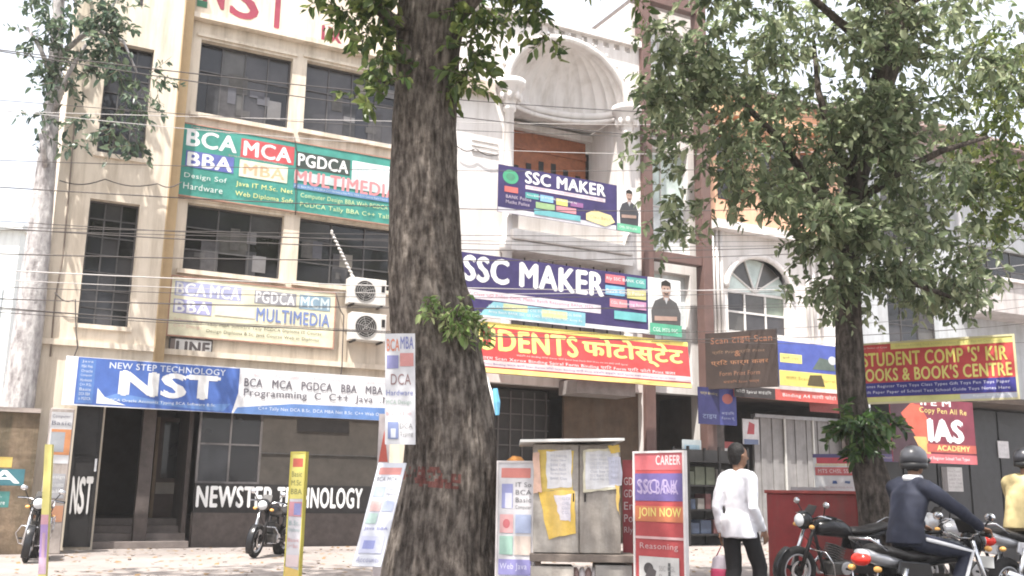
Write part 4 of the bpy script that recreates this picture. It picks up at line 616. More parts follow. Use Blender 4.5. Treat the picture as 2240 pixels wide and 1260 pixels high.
# red counter with board on top
rc = thing('red_counter', 'dark red shop counter behind the parked black motorcycle', 'counter', at(1780, 1250, 15.2)*1); rc.location.z = GZ
ca = at(1680, 1170, 15.2); cb = at(1885, 1170, 14.8); ex = Vector((cb.x-ca.x, cb.y-ca.y, 0)); Lc = ex.length; ex.normalize(); nz = ex.cross(ZV); zt = at(1700, 1072, 15.1).z; REDP = mat('red_paint', (.26,.03,.03), .5, .2, 3, .05, streak=.5)
O = Vector((ca.x, ca.y, 0)); MB().obox(O, ex, ZV, nz, 0, Lc, GZ, zt-.05, -.6, 0).build('body', REDP, rc, bevel=.01); MB().obox(O, ex, ZV, nz, -.03, Lc+.03, zt-.048, zt, -.65, .05).build('top', mat('red_top', (.32,.06,.05), .4, .2, 4), rc, bevel=.008)
for k in range(3): MB().obox(O, ex, ZV, nz, .06+k*Lc/3, .06+k*Lc/3+Lc/3-.12, GZ+.1, zt-.15, .002, .014).build('front_panel', REDP, rc)
MB().obox(O, ex, ZV, nz, .35, .85, zt+.002, zt+.05, -.4, -.1).build('tray', GREYSTEEL, rc)
pboard('tilted_board', 'red and white price board standing on the dark red counter', 'sign', (1784,1074),15.3,(1880,1072),15.1,(1780,992), (.62,.6,.6), [('r',0,.9,1,1,(.1,.08,.2)),('r',.08,.74,1,.9,(.55,.04,.06)),('r',.05,.68,1,.74,(.7,.55,.3)),('s',.1,.66,.95,.76,1,(.7,.7,.68)),('r',.03,.42,.97,.64,(.55,.1,.1)),('s',.1,.45,.9,.62,1,(.72,.6,.6)),('p',[(.4,.2),(.52,.2),(.5,.28),(.42,.28)],(.05,.1,.3)),('p',[(.68,.22),(.8,.2),(.82,.27),(.7,.28)],(.1,.15,.3)),('s',.1,.05,.9,.15,1,(.5,.3,.3))], ey=ZV-Vector((0,-.12,0)))
# ------------------------------------------------------------------ motorcycles
def motorcycle(label, group, paint, trim, lean=0, steer=0, tail=None):
    t = thing('motorcycle', label, 'motorcycle', (0,0,0), group); X, Y, Z = Vector((1,0,0)), Vector((0,1,0)), ZV; TL = mat('tail_lens', (.62,.03,.02), .2, .1, 8); AMB = mat('amber_lens', (.75,.4,.12), .25, .1, 8); LENS = mat('clear_lens', (.55,.56,.58), .1, .1, 8)
    for x, nm in ((-.65,'rear_wheel'), (.66,'front_wheel')):
        c = Vector((x, 0, .302)); wv = MB().torus(c, Y, .247, (.055,.05), 36, 10).build(nm, RUBBER, t, True)
        MB().torus(c, Y, .2, (.022,.036), 32, 8).build('rim', SILVER, wv, True); mb = MB()
        for k in range(5): th = k*2*math.pi/5+.3; d = X*math.cos(th)+Z*math.sin(th); n_ = d.cross(Y); mb.plate([c+n_*.035, c-n_*.035, c+d*.195-n_*.02, c+d*.195+n_*.02], Y, .03)
        mb.tube([c-Y*.08, c+Y*.08], .05, 12); mb.build('hub', trim, wv); MB().torus(c+Y*.06, Y, .1, (.025,.003), 24, 6).build('brake_disc', CHROME, wv)
    for s in (-1, 1):
        MB().tube([(.66,s*.09,.302),(.55,s*.09,.62),(.44,s*.09,.93)], [.028,.026,.02], 10).build('fork', CHROME if s < 0 else trim, t, True)
        MB().tube([(-.65,s*.13,.32),(-.52,s*.14,.7)], [.03,.03], 8).build('shock', CHROME, t, True)
        mb = MB(); mb.tube([(.41,s*.2,1.0),(.45,s*.27,1.12)], .008, 6); mi = mb.build('mirror_stem', DARKMETAL, t); MB().ball((.45,s*.29,1.15), (.022,.06,.042), 12, 8).build('mirror', CHROME, mi, True)
        MB().tube([(.40,s*.22,1.0),(.34,s*.36,.99)], .019, 8).build('grip', RUBBER, t, True); MB().tube([(.45,s*.2,1.0),(.41,s*.35,.985)], .006, 6).build('lever', CHROME, t)
        MB().ball((.56,s*.16,.86), (.035,.04,.028), 10, 6).build('indicator', AMB, t, True); MB().ball((-.88,s*.15,.7), (.035,.04,.028), 10, 6).build('indicator', AMB, t, True)
        MB().tube([(-.02,s*.12,.33),(-.02,s*.24,.33)], .015, 8).build('footpeg', RUBBER, t)
        MB().plate([(-.2,s*.125,.74),(-.58,s*.125,.77),(-.62,s*.125,.66),(-.36,s*.125,.53),(-.16,s*.125,.56)], Y, .03).build('side_panel', paint, t, bevel=.012)
    MB().tube([(.40,-.24,1.0),(.42,-.14,.99),(.46,-.06,.95),(.46,.06,.95),(.42,.14,.99),(.40,.24,1.0)], .013, 8).build('handlebar', CHROME, t, True)
    MB().torus((.66,0,.302), Y, .325, (.008,.06), 16, 8, -.3, 1.5).build('front_mudguard', paint, t, True); MB().torus((-.65,0,.302), Y, .34, (.008,.075), 16, 8, 1.0, 3.2).build('rear_mudguard', trim, t, True)
    hl = MB().ball((.56,0,.93), (.11,.12,.12), 16, 10).build('headlight_cowl', paint, t, True); MB().ball((.61,0,.93), (.075,.095,.09), 16, 10).build('headlight', LENS, hl, True); MB().plate([(.5,-.1,1.0),(.42,-.08,1.12),(.42,.08,1.12),(.5,.1,1.0)], X, .01).build('fly_screen', trim, hl)
    mb = MB(); pr = [(.40,.80,.07,.06),(.34,.83,.12,.10),(.2,.85,.165,.125),(.02,.83,.16,.12),(-.12,.78,.11,.09),(-.2,.74,.07,.06)]; mb.tube([(x,0,z) for x,z,a,b in pr], [(a,b) for x,z,a,b in pr], 18, side=Y); mb.build('tank', paint, t, True)
    mb = MB(); pr = [(-.12,.79,.08,.03),(-.2,.80,.13,.045),(-.42,.80,.14,.05),(-.6,.84,.135,.05),(-.78,.87,.11,.045),(-.84,.88,.06,.02)]; mb.tube([(x,0,z) for x,z,a,b in pr], [(a,b) for x,z,a,b in pr], 16, side=Y); mb.build('seat', mat('seat_vinyl', (.025,.023,.023), .6, .2, 10, .2, 40), t, True)
    mb = MB(); pr = [(-.5,.74,.1,.05),(-.7,.78,.11,.06),(-.88,.82,.08,.05),(-.95,.84,.05,.03)]; mb.tube([(x,0,z) for x,z,a,b in pr], [(a,b) for x,z,a,b in pr], 14, side=Y); mb.build('tail_cowl', tail or paint, t, True)
    MB().ball((-.92,0,.78), (.07,.1,.06), 14, 8).build('tail_light', TL, t, True); MB().box(-.985,-.97,-.1,.1,.5,.62).build('number_plate', ink((.6,.6,.58)), t)
    MB().tube([(-.72,-.13,.86),(-.92,-.12,.96),(-.92,.12,.96),(-.72,.13,.86)], .012, 8).build('grab_rail', CHROME, t, True)
    mb = MB(); mb.tube([(.42,0,.88),(.3,0,.5),(.2,0,.24),(-.2,0,.24),(-.3,0,.5),(-.2,0,.72)], .022, 8); mb.tube([(.42,0,.85),(-.2,0,.72),(-.8,0,.8)], .022, 8); mb.build('frame', trim, t, True)
    for s in (-1,1): MB().tube([(-.25,s*.1,.36),(-.65,s*.1,.302)], .022, 8).build('swingarm', trim, t)
    mb = MB().box(-.18,.2,-.12,.12,.24,.42); e = mb.build('engine', mat('engine_alloy', (.11,.105,.1), .45, .3, 8, metal=.6), t, bevel=.03)
    for k in range(7): MB().obox(Vector((.1,0,.42)), Vector((.94,0,.34)), Y, Vector((-.34,0,.94)), -.09, .09, -.1, .1, k*.03, k*.03+.016).build('cooling_fin', MATS['engine_alloy'], e)
    for s in (-1,1): MB().tube([(-.04,s*.115,.33),(-.04,s*.145,.33)], .085, 18).build('engine_cover', SILVER, e, bevel=.01)
    MB().tube([(.2,-.06,.5),(.3,-.1,.38),(.2,-.13,.24),(-.1,-.15,.25),(-.35,-.17,.31),(-.9,-.19,.44)], [.022,.022,.022,.025,.05,.052], 12).build('exhaust', CHROME, t, True)
    MB().tube([(.38,0,.55),(.36,-.2,.55),(.3,-.27,.42),(.2,-.2,.26),(.18,0,.24),(.2,.2,.26),(.3,.27,.42),(.36,.2,.55),(.38,0,.55)], .011, 7).build('leg_guard', CHROME, t, True)
    for s in (-1,1): MB().tube([(.4,s*.2,.98),(.52,s*.14,.9),(.5,s*.06,.72),(.3,s*.05,.56)], .006, 5).build('control_cable', RUBBER, t)
    MB().plate([(-.1,.13,.36),(-.64,.13,.36),(-.7,.13,.3),(-.64,.13,.25),(-.1,.13,.27)], Y, .02).build('chain_guard', trim, t, bevel=.006)
    MB().tube([(-.45,.18,.72),(-.5,.2,.5),(-.62,.2,.42),(-.82,.2,.5),(-.84,.18,.72)], .009, 6).build('cloth_guard', CHROME, t, True)
    MB().tube([(-.1,.12,.26),(-.16,.3,.02)], .012, 6).build('side_stand', DARKMETAL, t)
    return t
def copy_tree(o, parent=None):
    c = o.copy(); COL.objects.link(c); c.parent = parent
    for ch in o.children: copy_tree(ch, c)
    return c
def place(t, p, ang, z, lean=0): t.location = (p.x, p.y, z); t.rotation_euler = (lean, 0, ang); return t
BKP = mat('black_gloss', (.014,.014,.016), .25, .2, 8); RDP = mat('dark_red_gloss', (.2,.015,.015), .3, .1, 8); SVP = mat('silver_gloss', (.48,.48,.5), .3, .1, 8, metal=.4)
GRP = 'motorcycles on the forecourt and road'
AU = math.atan2(U.y, U.x)
m1 = motorcycle('black parked motorcycle in front of the dark red counter', GRP, BKP, DARKMETAL)
m2 = motorcycle('silver tailed motorcycle with red tail light ridden by navy jacketed rider', GRP, BKP, DARKMETAL, tail=SVP)
m3 = motorcycle('silver parked motorcycle standing beyond the navy jacketed rider', GRP, SVP, DARKMETAL)
m4 = copy_tree(m3); m4['label'] = 'silver motorcycle ridden by the beige shirted rider'
m5 = copy_tree(m1); m5['label'] = 'black motorcycle parked facing out before the brown compound wall'
m6 = copy_tree(m1); m6['label'] = 'dark motorcycle parked before the NEWSTEP lettering panel'
BY = 13.1; h1 = AU+math.pi-.08; p = at(1737, 1200, BY); place(m1, Vector((p.x-.66*math.cos(h1), p.y-.66*math.sin(h1))), h1, GZ, -.1)
RP = at(2040, 1200, 9.45); place(m2, RP, AU, 0); RP3 = at(2282, 1200, 11.4); place(m4, RP3, AU, GZ)
p = at(2110, 1200, 13.3); place(m3, p, AU+math.pi-.25, GZ, -.1)
p = at(72, 1150, 16.9); place(m5, p, -math.pi/2+.35, GZ, -.12); p = at(590, 1150, 18.9); place(m6, p, -math.pi/2-.15, GZ, -.1)
# ------------------------------------------------------------------ people
def solid(name, mb, m, parent, voxel=.012, smooth=6, wrinkle=0, wsc=9, seed=0):
    o = mb.build(name, m, parent); r = o.modifiers.new('r', 'REMESH'); r.mode = 'VOXEL'; r.voxel_size = voxel; s = o.modifiers.new('s', 'SMOOTH'); s.iterations = smooth; s.factor = .5
    bpy.context.view_layer.update(); me = bpy.data.meshes.new_from_object(o.evaluated_get(bpy.context.evaluated_depsgraph_get())); o.modifiers.clear(); old = o.data; o.data = me; bpy.data.meshes.remove(old)
    if wrinkle:
        nn = [v.normal.copy() for v in me.vertices]
        for v, vn in zip(me.vertices, nn):
            c = v.co.copy(); q = noise.noise(Vector((c.x*wsc+seed, c.y*wsc, c.z*wsc*.55))) + .6*noise.noise(Vector((c.x*wsc*2.2, c.y*wsc*2.2+seed, c.z*wsc*1.6))); v.co = c + vn*(wrinkle*q)
    me.polygons.foreach_set('use_smooth', [True]*len(me.polygons)); me.update(); return o
def cap(mb, pts, rs, side=None, seg=14):      # tapered chain with rounded ends
    mb.tube(pts, rs, seg, True, side)
    for p, r in ((pts[0], rs[0]), (pts[-1], rs[-1])):
        if not isinstance(r, tuple): mb.ball(p, r*.98, 12, 8)
def hand(mb, wr, d, palm_n, side_v, curl):
    wr, d, palm_n, side_v = Vector(wr), Vector(d).normalized(), Vector(palm_n).normalized(), Vector(side_v).normalized()
    kn = wr+d*.085; mb.tube([wr-d*.02, wr+d*.03, kn], [(.026,.02),(.038,.016),(.04,.014)], 12, True, side_v)
    for i, L in enumerate((.072,.08,.075,.058)):
        b = kn+side_v*(.03-.02*i); a1 = curl*.5; a2 = curl*1.2; d1 = d*math.cos(a1)+palm_n*math.sin(a1); d2 = d*math.cos(a2)+palm_n*math.sin(a2); d3 = d*math.cos(a2*1.5)+palm_n*math.sin(a2*1.5)
        q1 = b+d1*L*.45; q2 = q1+d2*L*.32; mb.tube([b-d*.015, b, q1, q2, q2+d3*L*.26], [.0095,.0095,.009,.008,.0065], 8)
    b = wr+d*.02+side_v*.03; q = b+(d*.6+side_v*.7).normalized()*.035; mb.tube([b-side_v*.01, b, q, q+(d*.9+palm_n*.3+side_v*.1).normalized()*.03], [.011,.012,.01,.008], 8)
SKIN = mat('brown_skin', (.22,.12,.075), .55, .1, 20); HAIR = mat('black_hair', (.012,.01,.009), .55, .3, 40, .6, 80)
def human(t, J, shirt, trouser, shoe, hairm=HAIR, helmet=None, collar=None, stripe=None, hem=.0, seed=0, sleeve_r=1., wr_=.008, slim=1.):
    V_ = lambda k: Vector(J[k]); Yv = Vector((0,1,0)); b = MB()
    pel, wai, che, nek, hd, hf = V_('pelvis'), V_('waist'), V_('chest'), V_('neck'), V_('head'), Vector(J['face']).normalized(); hs = Vector((-hf.y, hf.x, 0)).normalized()
    b.tube([pel-ZV*.06, pel, wai, che, nek-ZV*.06], [(.1,.08),(.15,.1),(.13,.095),(.165,.105),(.11,.08)], 20, True, Yv)
    cap(b, [nek-ZV*.06, nek+(hd-nek)*.55], [.055,.052])
    # head: skull, jaw, nose, ears
    b.tube([hd+ZV*.115, hd+ZV*.1, hd+ZV*.06, hd, hd-ZV*.05+hf*.01, hd-ZV*.095+hf*.025, hd-ZV*.115+hf*.035], [(.01,.012),(.045,.055),(.07,.088),(.076,.094),(.068,.082),(.05,.06),(.02,.03)], 20, True, hs)
    b.tube([hd+hf*.085+ZV*.02, hd+hf*.112-ZV*.02, hd+hf*.09-ZV*.03], [.008,.014,.01], 8); b.tube([hd+hf*.08-ZV*.062-hs*.022, hd+hf*.088-ZV*.062, hd+hf*.08-ZV*.062+hs*.022], [.006,.009,.006], 8)
    for s in (-1,1): b.tube([hd+hs*s*.074-ZV*.025, hd+hs*s*.084-hf*.008+ZV*.02], [.012,.016], 8)
    for s, k in ((1,'L'),(-1,'R')):
        hp, kn, an, to = V_('hip'+k), V_('knee'+k), V_('ankle'+k), V_('toe'+k); sh, el, wr = V_('sh'+k), V_('el'+k), V_('wr'+k)
        cap(b, [hp, (hp+kn)/2, kn, kn.lerp(an,.35), an], [.085,.072,.055,.052,.036]); cap(b, [an, to-ZV*.0], [.038,.03]); cap(b, [sh, (sh+el)/2, el, el.lerp(wr,.3), wr], [.052,.045,.036,.036,.025])
        d = Vector(J['hd'+k]); pn = Vector(J['pn'+k]); hand(b, wr, d, pn, d.cross(pn).normalized()*(1 if J.get('th'+k,1) > 0 else -1), J.get('curl',.6))
    solid('body', b, SKIN, t, .0075, 3)
    for s in (-1,1): MB().ball(hd+hf*.086+hs*s*.03+ZV*.012, .011, 8, 6).build('eye', ink((.05,.03,.025)), t, True)
    c = MB(); lo = pel-ZV*hem; c.tube([lo, pel+ZV*.05, wai, che, nek-ZV*.07, nek-ZV*.01], [(.188,.165),(.18,.15),(.168*slim,.125*slim),(.2*slim,.13*slim),(.16*slim,.1*slim),(.07,.065)], 24, True, Yv)
    for k in 'LR':
        sh, el, wr = V_('sh'+k), V_('el'+k), V_('wr'+k); c.tube([nek-ZV*.035, nek.lerp(sh,.5)-ZV*.015, sh], [(.06,.06),(.07,.075),(.07,.075)], 12, True, Vector((1,0,0))); cap(c, [sh, (sh+el)/2, el, el.lerp(wr,.5), el.lerp(wr,.93)], [.07*sleeve_r,.066*sleeve_r,.056*sleeve_r,.05*sleeve_r,.042*sleeve_r])
    solid('shirt', c, shirt, t, .011, 4, wr_, 9, seed)
    c = MB(); c.tube([pel-ZV*.07, pel-ZV*.01, pel+ZV*.08], [(.145,.1),(.15,.1),(.135,.09)], 20, True, Yv)
    for k in 'LR':
        hp, kn, an = V_('hip'+k), V_('knee'+k), V_('ankle'+k); cap(c, [hp, (hp+kn)/2, kn, kn.lerp(an,.5), kn.lerp(an,.96)], [.088,.086,.075,.066,.06])
    solid('trousers', c, trouser, t, .011, 4, .007, 10, seed+3)
    if stripe is not None:
        for k, s in (('L',1),('R',-1)):
            hp, kn, an = V_('hip'+k), V_('knee'+k), V_('ankle'+k); o_ = Vector((0, s, .25)).normalized(); MB().tube([hp+o_*.1, (hp+kn)/2+o_*.094, kn+o_*.08, kn.lerp(an,.5)+Vector((0,s*.068,0)), kn.lerp(an,.94)+Vector((0,s*.062,0))], (.018), 8).build('trouser_stripe', stripe, t, True)
    for k in 'LR':
        an, to = V_('ankle'+k), V_('toe'+k); c = MB(); c.tube([an-(to-an)*.25-ZV*.03, an-ZV*.03, an.lerp(to,.5)-ZV*.02, to-ZV*.01, to+(to-an)*.12-ZV*.015], [.03,.044,.044,.04,.022], 12); c.build('shoe', shoe, t, True)
    if collar is not None: MB().torus(nek+ZV*.0, (nek+ZV*.2-che*.0+Vector((0,0,.3))-nek), .075, (.018,.03), 20, 8).build('collar', collar, t, True)
    if helmet is not None:
        hm = MB(); hm.tube([hd+ZV*.16-hf*.01, hd+ZV*.15-hf*.01, hd+ZV*.105-hf*.01, hd+ZV*.04-hf*.015, hd-ZV*.02-hf*.03], [(.01,.01),(.06,.07),(.105,.125),(.122,.142),(.118,.122)], 22, True, hs); hb = hm.build('helmet', helmet, t, True)
        MB().tube([hd+ZV*.03+hf*.135+hs*.08, hd+ZV*.02+hf*.15, hd+ZV*.03+hf*.135-hs*.08], [.02,.03,.02], 8).build('visor', BLACKP, hb, True); c = MB(); c.torus(hd-ZV*.03-hf*.02, ZV, .112, (.014,.03), 24, 8); c.build('helmet_rim', BLACKP, hb, True)
    c = MB(); c.tube([hd+ZV*.14-hf*.01, hd+ZV*.128-hf*.012, hd+ZV*.07-hf*.02, hd+ZV*.0-hf*.035, hd-ZV*.055-hf*.045, hd-ZV*.085-hf*.05], [(.01,.01),(.045,.055),(.086,.092),(.085,.072),(.07,.045),(.05,.02)], 20, True, hs); solid('hair', c, hairm, t, .01, 2, .005, 30)
    return t
# the man in the white shirt, walking away
wm = thing('person', 'person in white shirt and black trousers walking away on the forecourt', 'person')
J = dict(pelvis=(0,0,.92), waist=(.01,0,1.06), chest=(.0,0,1.28), neck=(.0,0,1.46), head=(.02,0,1.60), face=(1,-.45,0), hipL=(0,.09,.9), kneeL=(.02,.09,.49), ankleL=(-.16,.09,.11), toeL=(-.02,.1,.05), hipR=(0,-.09,.9), kneeR=(.2,-.09,.53), ankleR=(.2,-.09,.09), toeR=(.36,-.1,.07),
  shL=(-.01,.155,1.375), elL=(-.07,.21,1.1), wrL=(.0,.22,.86), shR=(-.01,-.155,1.375), elR=(-.08,-.21,1.1), wrR=(.1,-.21,.89), hdL=(.15,0,-1), pnL=(.3,-1,0), hdR=(.45,-.05,-1), pnR=(.2,1,.1), thR=-1, curl=.5)
human(wm, J, mat('white_cotton', (.72,.72,.76), .85, .05, 6), mat('black_cloth', (.018,.017,.018), .85, .2, 8), BLACKP, hem=.11, seed=2, sleeve_r=.98, wr_=.009, slim=.86)
p = at(1616, 1100, 10.0); wm.location = (p.x, p.y, GZ); wm.rotation_euler = (0,0,rad(45))
# riders
def rider(label, shirt, trouser, stripe, collar, helmet, base, z, seed):
    t = thing('person', label, 'person'); J = dict(pelvis=(-.34,0,.95), waist=(-.33,0,1.1), chest=(-.26,0,1.32), neck=(-.2,0,1.5), head=(-.16,0,1.645), face=(1,.25,-.05), hipL=(-.3,.1,.93), kneeL=(.16,.23,.83), ankleL=(-.02,.22,.41), toeL=(.14,.23,.37), hipR=(-.3,-.1,.93), kneeR=(.16,-.23,.83), ankleR=(-.02,-.22,.41), toeR=(.14,-.23,.37),
      shL=(-.25,.18,1.415), elL=(-.02,.33,1.22), wrL=(.27,.33,1.06), shR=(-.25,-.18,1.415), elR=(-.02,-.33,1.22), wrR=(.27,-.33,1.06), hdL=(1,0,-.35), pnL=(-.2,0,-1), hdR=(1,0,-.35), pnR=(-.2,0,-1), thL=1, thR=-1, curl=1.1)
    human(t, J, shirt, trouser, BLACKP, helmet=helmet, collar=collar, stripe=stripe, hem=.04, seed=seed, sleeve_r=1.1); t.location = (base.x, base.y, z); t.rotation_euler = (0,0,AU); return t
NVC = mat('navy_cloth', (.017,.02,.036), .8, .2, 7)
rider('person in navy jacket and grey helmet riding the silver tailed motorcycle', NVC, NVC, mat('white_stripe', (.66,.66,.68), .8, .05, 6), mat('white_collar', (.66,.66,.68), .8, .05, 6), mat('grey_helmet', (.08,.08,.09), .3, .1, 6), RP, 0, 5)
rider('person in beige shirt riding at the dark shopfront', mat('beige_cloth', (.56,.45,.23), .85, .08, 7), mat('tan_cloth', (.22,.17,.1), .85, .1, 7), None, None, mat('dark_helmet', (.06,.06,.07), .3, .2, 6), RP3, GZ, 8)
hb = wm.matrix_basis @ Vector((.03, .225, .76)); bpy.context.view_layer.update(); bp = thing('shopping_bag', 'red and white shopping bag in the hand of the white shirted person', 'bag', hb-ZV*.5)
MB().tube([hb-ZV*z for z in (.13,.16,.3,.46,.5)], [(.05,.02),(.1,.04),(.12,.06),(.11,.06),(.08,.04)], 16, True, (1,-.4,0)).build('sack', mat('bag_white', (.55,.5,.56), .6, .15, 6), bp, True); MB().tube([hb-ZV*z for z in (.26,.29,.36,.39)], [(.118,.058),(.124,.064),(.124,.066),(.12,.062)], 16, True, (1,-.4,0)).build('band', mat('bag_red', (.45,.05,.12), .6), bp, True); MB().tube([hb-ZV*.15+Vector((.06,-.02,0)), hb-ZV*.02, hb-ZV*.15-Vector((.06,-.02,0))], .008, 6).build('handle', MATS['bag_red'], bp, True)
# ------------------------------------------------------------------ trees
def leaf_mesh(name, P, D, Ln, m, parent, width=.5, seed=1, droop=.5):
    r = np.random.default_rng(seed); n = len(P); P = np.asarray(P); D = np.asarray(D); D = D/np.linalg.norm(D, axis=1)[:, None]
    nr = r.normal(size=(n, 3)); nr[:, 2] = np.abs(nr[:, 2])+droop; S = np.cross(D, nr); S /= np.linalg.norm(S, axis=1)[:, None]+1e-9; Nn = np.cross(S, D); Ln = np.asarray(Ln)[:, None]
    w_ = width*Ln; fold = .12*Ln
    V = np.stack([P, P+D*.3*Ln+S*w_*.48+Nn*fold, P+D*.7*Ln+S*w_*.38+Nn*fold*.6-.06*Ln*np.array([0,0,1]), P+D*Ln-.14*Ln*np.array([0,0,1]), P+D*.7*Ln-S*w_*.38+Nn*fold*.6-.06*Ln*np.array([0,0,1]), P+D*.3*Ln-S*w_*.48+Nn*fold], 1).reshape(-1, 3)
    off = parent.location; V = V - np.array(off)
    idx = np.arange(n)[:, None]*6; F = np.concatenate([idx+np.array([[0,1,2,3]]), idx+np.array([[0,3,4,5]])], 1).reshape(-1)
    me = bpy.data.meshes.new(name); me.vertices.add(n*6); me.vertices.foreach_set('co', V.astype(np.float32).ravel()); me.loops.add(n*8); me.loops.foreach_set('vertex_index', F.astype(np.int32)); me.polygons.add(n*2)
    me.polygons.foreach_set('loop_start', np.arange(n*2, dtype=np.int32)*4); me.update(calc_edges=True); me.validate()
    a = me.attributes.new('rnd', 'FLOAT', 'FACE'); a.data.foreach_set('value', np.repeat(r.random(n), 2).astype(np.float32))
    me.polygons.foreach_set('use_smooth', [True]*(n*2))
    o = bpy.data.objects.new(name, me); COL.objects.link(o); me.materials.append(m); o.parent = parent; o['kind'] = 'stuff'; return o
def sprigs(clumps, seed, leaf=.13, per=11, tl=1.):
    """clumps: (centre, (rx,ry,rz), number of sprigs). Leaves sit along drooping twigs, so gaps stay between them."""
    r = np.random.default_rng(seed); P = []; D = []; Ln = []; tw = []
    for c, rad3, n in clumps:
        for k in range(n):
            v = r.normal(size=3); v /= np.linalg.norm(v); v *= r.random()**.45; p = np.array(c)+v*np.array(rad3)
            d = v*np.array([1, 1, .4])+r.normal(size=3)*.5; d[2] -= .25; d /= np.linalg.norm(d); L = r.uniform(.25, .6)*tl
            tw.append((p.copy(), p+d*L+np.array([0,0,-.12*L])))
            for i in range(per):
                s = i/per; q = p+d*L*s+np.array([0, 0, -.25*L*s*s]); a = r.normal(size=3); a -= d*a.dot(d); a /= np.linalg.norm(a); e = d*.45+a*.8; e[2] -= .22
                P.append(q); D.append(e); Ln.append(leaf*r.uniform(.4, 1.4))
    return P, D, Ln, tw
def px_clump(x, y, Y, rx, ry, n, ryd=None):
    return (tuple(at(x, y, Y)), (size(rx, Y), ryd if ryd else size(rx, Y)*.7, size(ry, Y)), n)
def crown(tree, clumps, m, seed, leaf=.13, per=11, width=.5, name='crown', tl=1.):
    P, D, Ln, tw = sprigs(clumps, seed, leaf, per, tl); leaf_mesh(name, P, D, Ln, m, tree, width, seed)
    mb = MB()
    for a, b in tw: mb.tube([a, b], [.006, .003], 3, False)
    o = mb.build('twigs', TWIG, tree); o['kind'] = 'stuff'
TWIG = mat('twig', (.11,.085,.06), .9)
def trunk(name, tree, path, m, seg=40, rough=.05, ridges=9, seed=0, sub=10, flare=True):
    """path: (point, radius) list, smoothly interpolated; ridged and lumpy outline."""
    pts = [Vector(p) for p, r in path]; rs = [r for p, r in path]; n = len(pts); P = []; R = []
    for i in range(n-1):
        p0, p1, p2, p3 = pts[max(i-1,0)], pts[i], pts[i+1], pts[min(i+2,n-1)]; a0, a1, a2, a3 = rs[max(i-1,0)], rs[i], rs[i+1], rs[min(i+2,n-1)]
        for k in range(sub):
            t = k/sub; cr = lambda a, b, c, d: .5*((2*b)+(c-a)*t+(2*a-5*b+4*c-d)*t*t+(3*b-a-3*c+d)*t**3); P.append(cr(p0,p1,p2,p3)); R.append(cr(a0,a1,a2,a3))
    P.append(pts[-1]); R.append(rs[-1]); mb = MB(); o = 0
    for i, p in enumerate(P):
        t = (P[min(i+1,len(P)-1)]-P[max(i-1,0)]).normalized(); a = Vector((1,0,0)); a = (a-t*a.dot(t)).normalized(); b = t.cross(a)
        for k in range(seg):
            th = 2*math.pi*k/seg; c_, s_ = math.cos(th), math.sin(th)
            nv = noise.noise(Vector((c_*ridges*.35+seed, s_*ridges*.35, p.z*.55)))*1.4 + .7*noise.noise(Vector((c_*ridges+seed, s_*ridges, p.z*1.3))) + .5*noise.noise(Vector((c_*3*ridges, s_*3*ridges+seed, p.z*3.5)))
            cr_ = abs(noise.noise(Vector((c_*ridges*1.5+seed, s_*ridges*1.5, p.z*.8+.25*noise.noise(Vector((c_*4, s_*4, p.z*2)))))))
            mb.v.append(p+(a*c_+b*s_)*(R[i]*(1+rough*nv) - .05*R[i]*max(0, 1-cr_*5.5)))
    for i in range(len(P)-1):
        for k in range(seg): k2 = (k+1) % seg; mb.f.append((i*seg+k, i*seg+k2, (i+1)*seg+k2, (i+1)*seg+k))
    mb.f.append(tuple((len(P)-1)*seg+k for k in range(seg)))
    return mb.build(name, m, tree, True)
def limb(tree, pts, rs, m): return MB().tube(pts, rs, 10).build('limb', m, tree, True)
BARK = barkmat('grey_bark', (.032,.026,.022), (.095,.079,.068), (.22,.19,.165)); BARK2 = barkmat('dark_bark', (.025,.02,.017), (.06,.05,.042), (.14,.115,.1)); BARKP = barkmat('pale_bark', (.2,.185,.185), (.36,.34,.34), (.55,.53,.52), .3, 4.)
LEAF_A = leafmat('mid_green_leaf', (.045,.085,.025), (.13,.19,.055), (.32,.37,.12), .55); LEAF_B = leafmat('dusty_green_leaf', (.085,.12,.06), (.22,.27,.15), (.44,.48,.3), .6); LEAF_C = leafmat('bluish_leaf', (.035,.065,.045), (.085,.13,.085), (.18,.23,.14), .45); LEAF_D = leafmat('bright_leaf', (.06,.1,.03), (.17,.23,.065), (.36,.4,.13), .55); LEAF_E = leafmat('dark_leaf', (.02,.05,.015), (.06,.12,.03), (.14,.2,.06), .45)
# big tree in the middle
MY = 11.0
def tp(x, y, Y, rpx): return (at(x, y, Y), size(rpx, Y))
b0 = at(962, 1335, MY); T1 = thing('roadside_tree', 'massive grey barked tree trunk with nailed poster and sprouting leaves', 'tree', Vector((b0.x, MY, GZ)))
pth = [(Vector((b0.x, MY, GZ-.1)), size(158, MY))]+[tp(x, y, MY, r) for x, y, r in ((962,1290,138),(965,1200,121),(977,1100,110),(984,1000,101),(980,900,97),(966,800,96),(947,700,94),(931,600,84),(927,400,77),(932,200,74),(947,0,78))]
topz = pth[-1][0].z; x0 = pth[-1][0].x
pth += [(Vector((x0+.12, MY+.05, topz+.9)), .4), (Vector((x0+.2, MY+.1, topz+1.8)), .42)]
tr1 = trunk('trunk', T1, pth, BARK, 180, .06, 5, 3, 16)
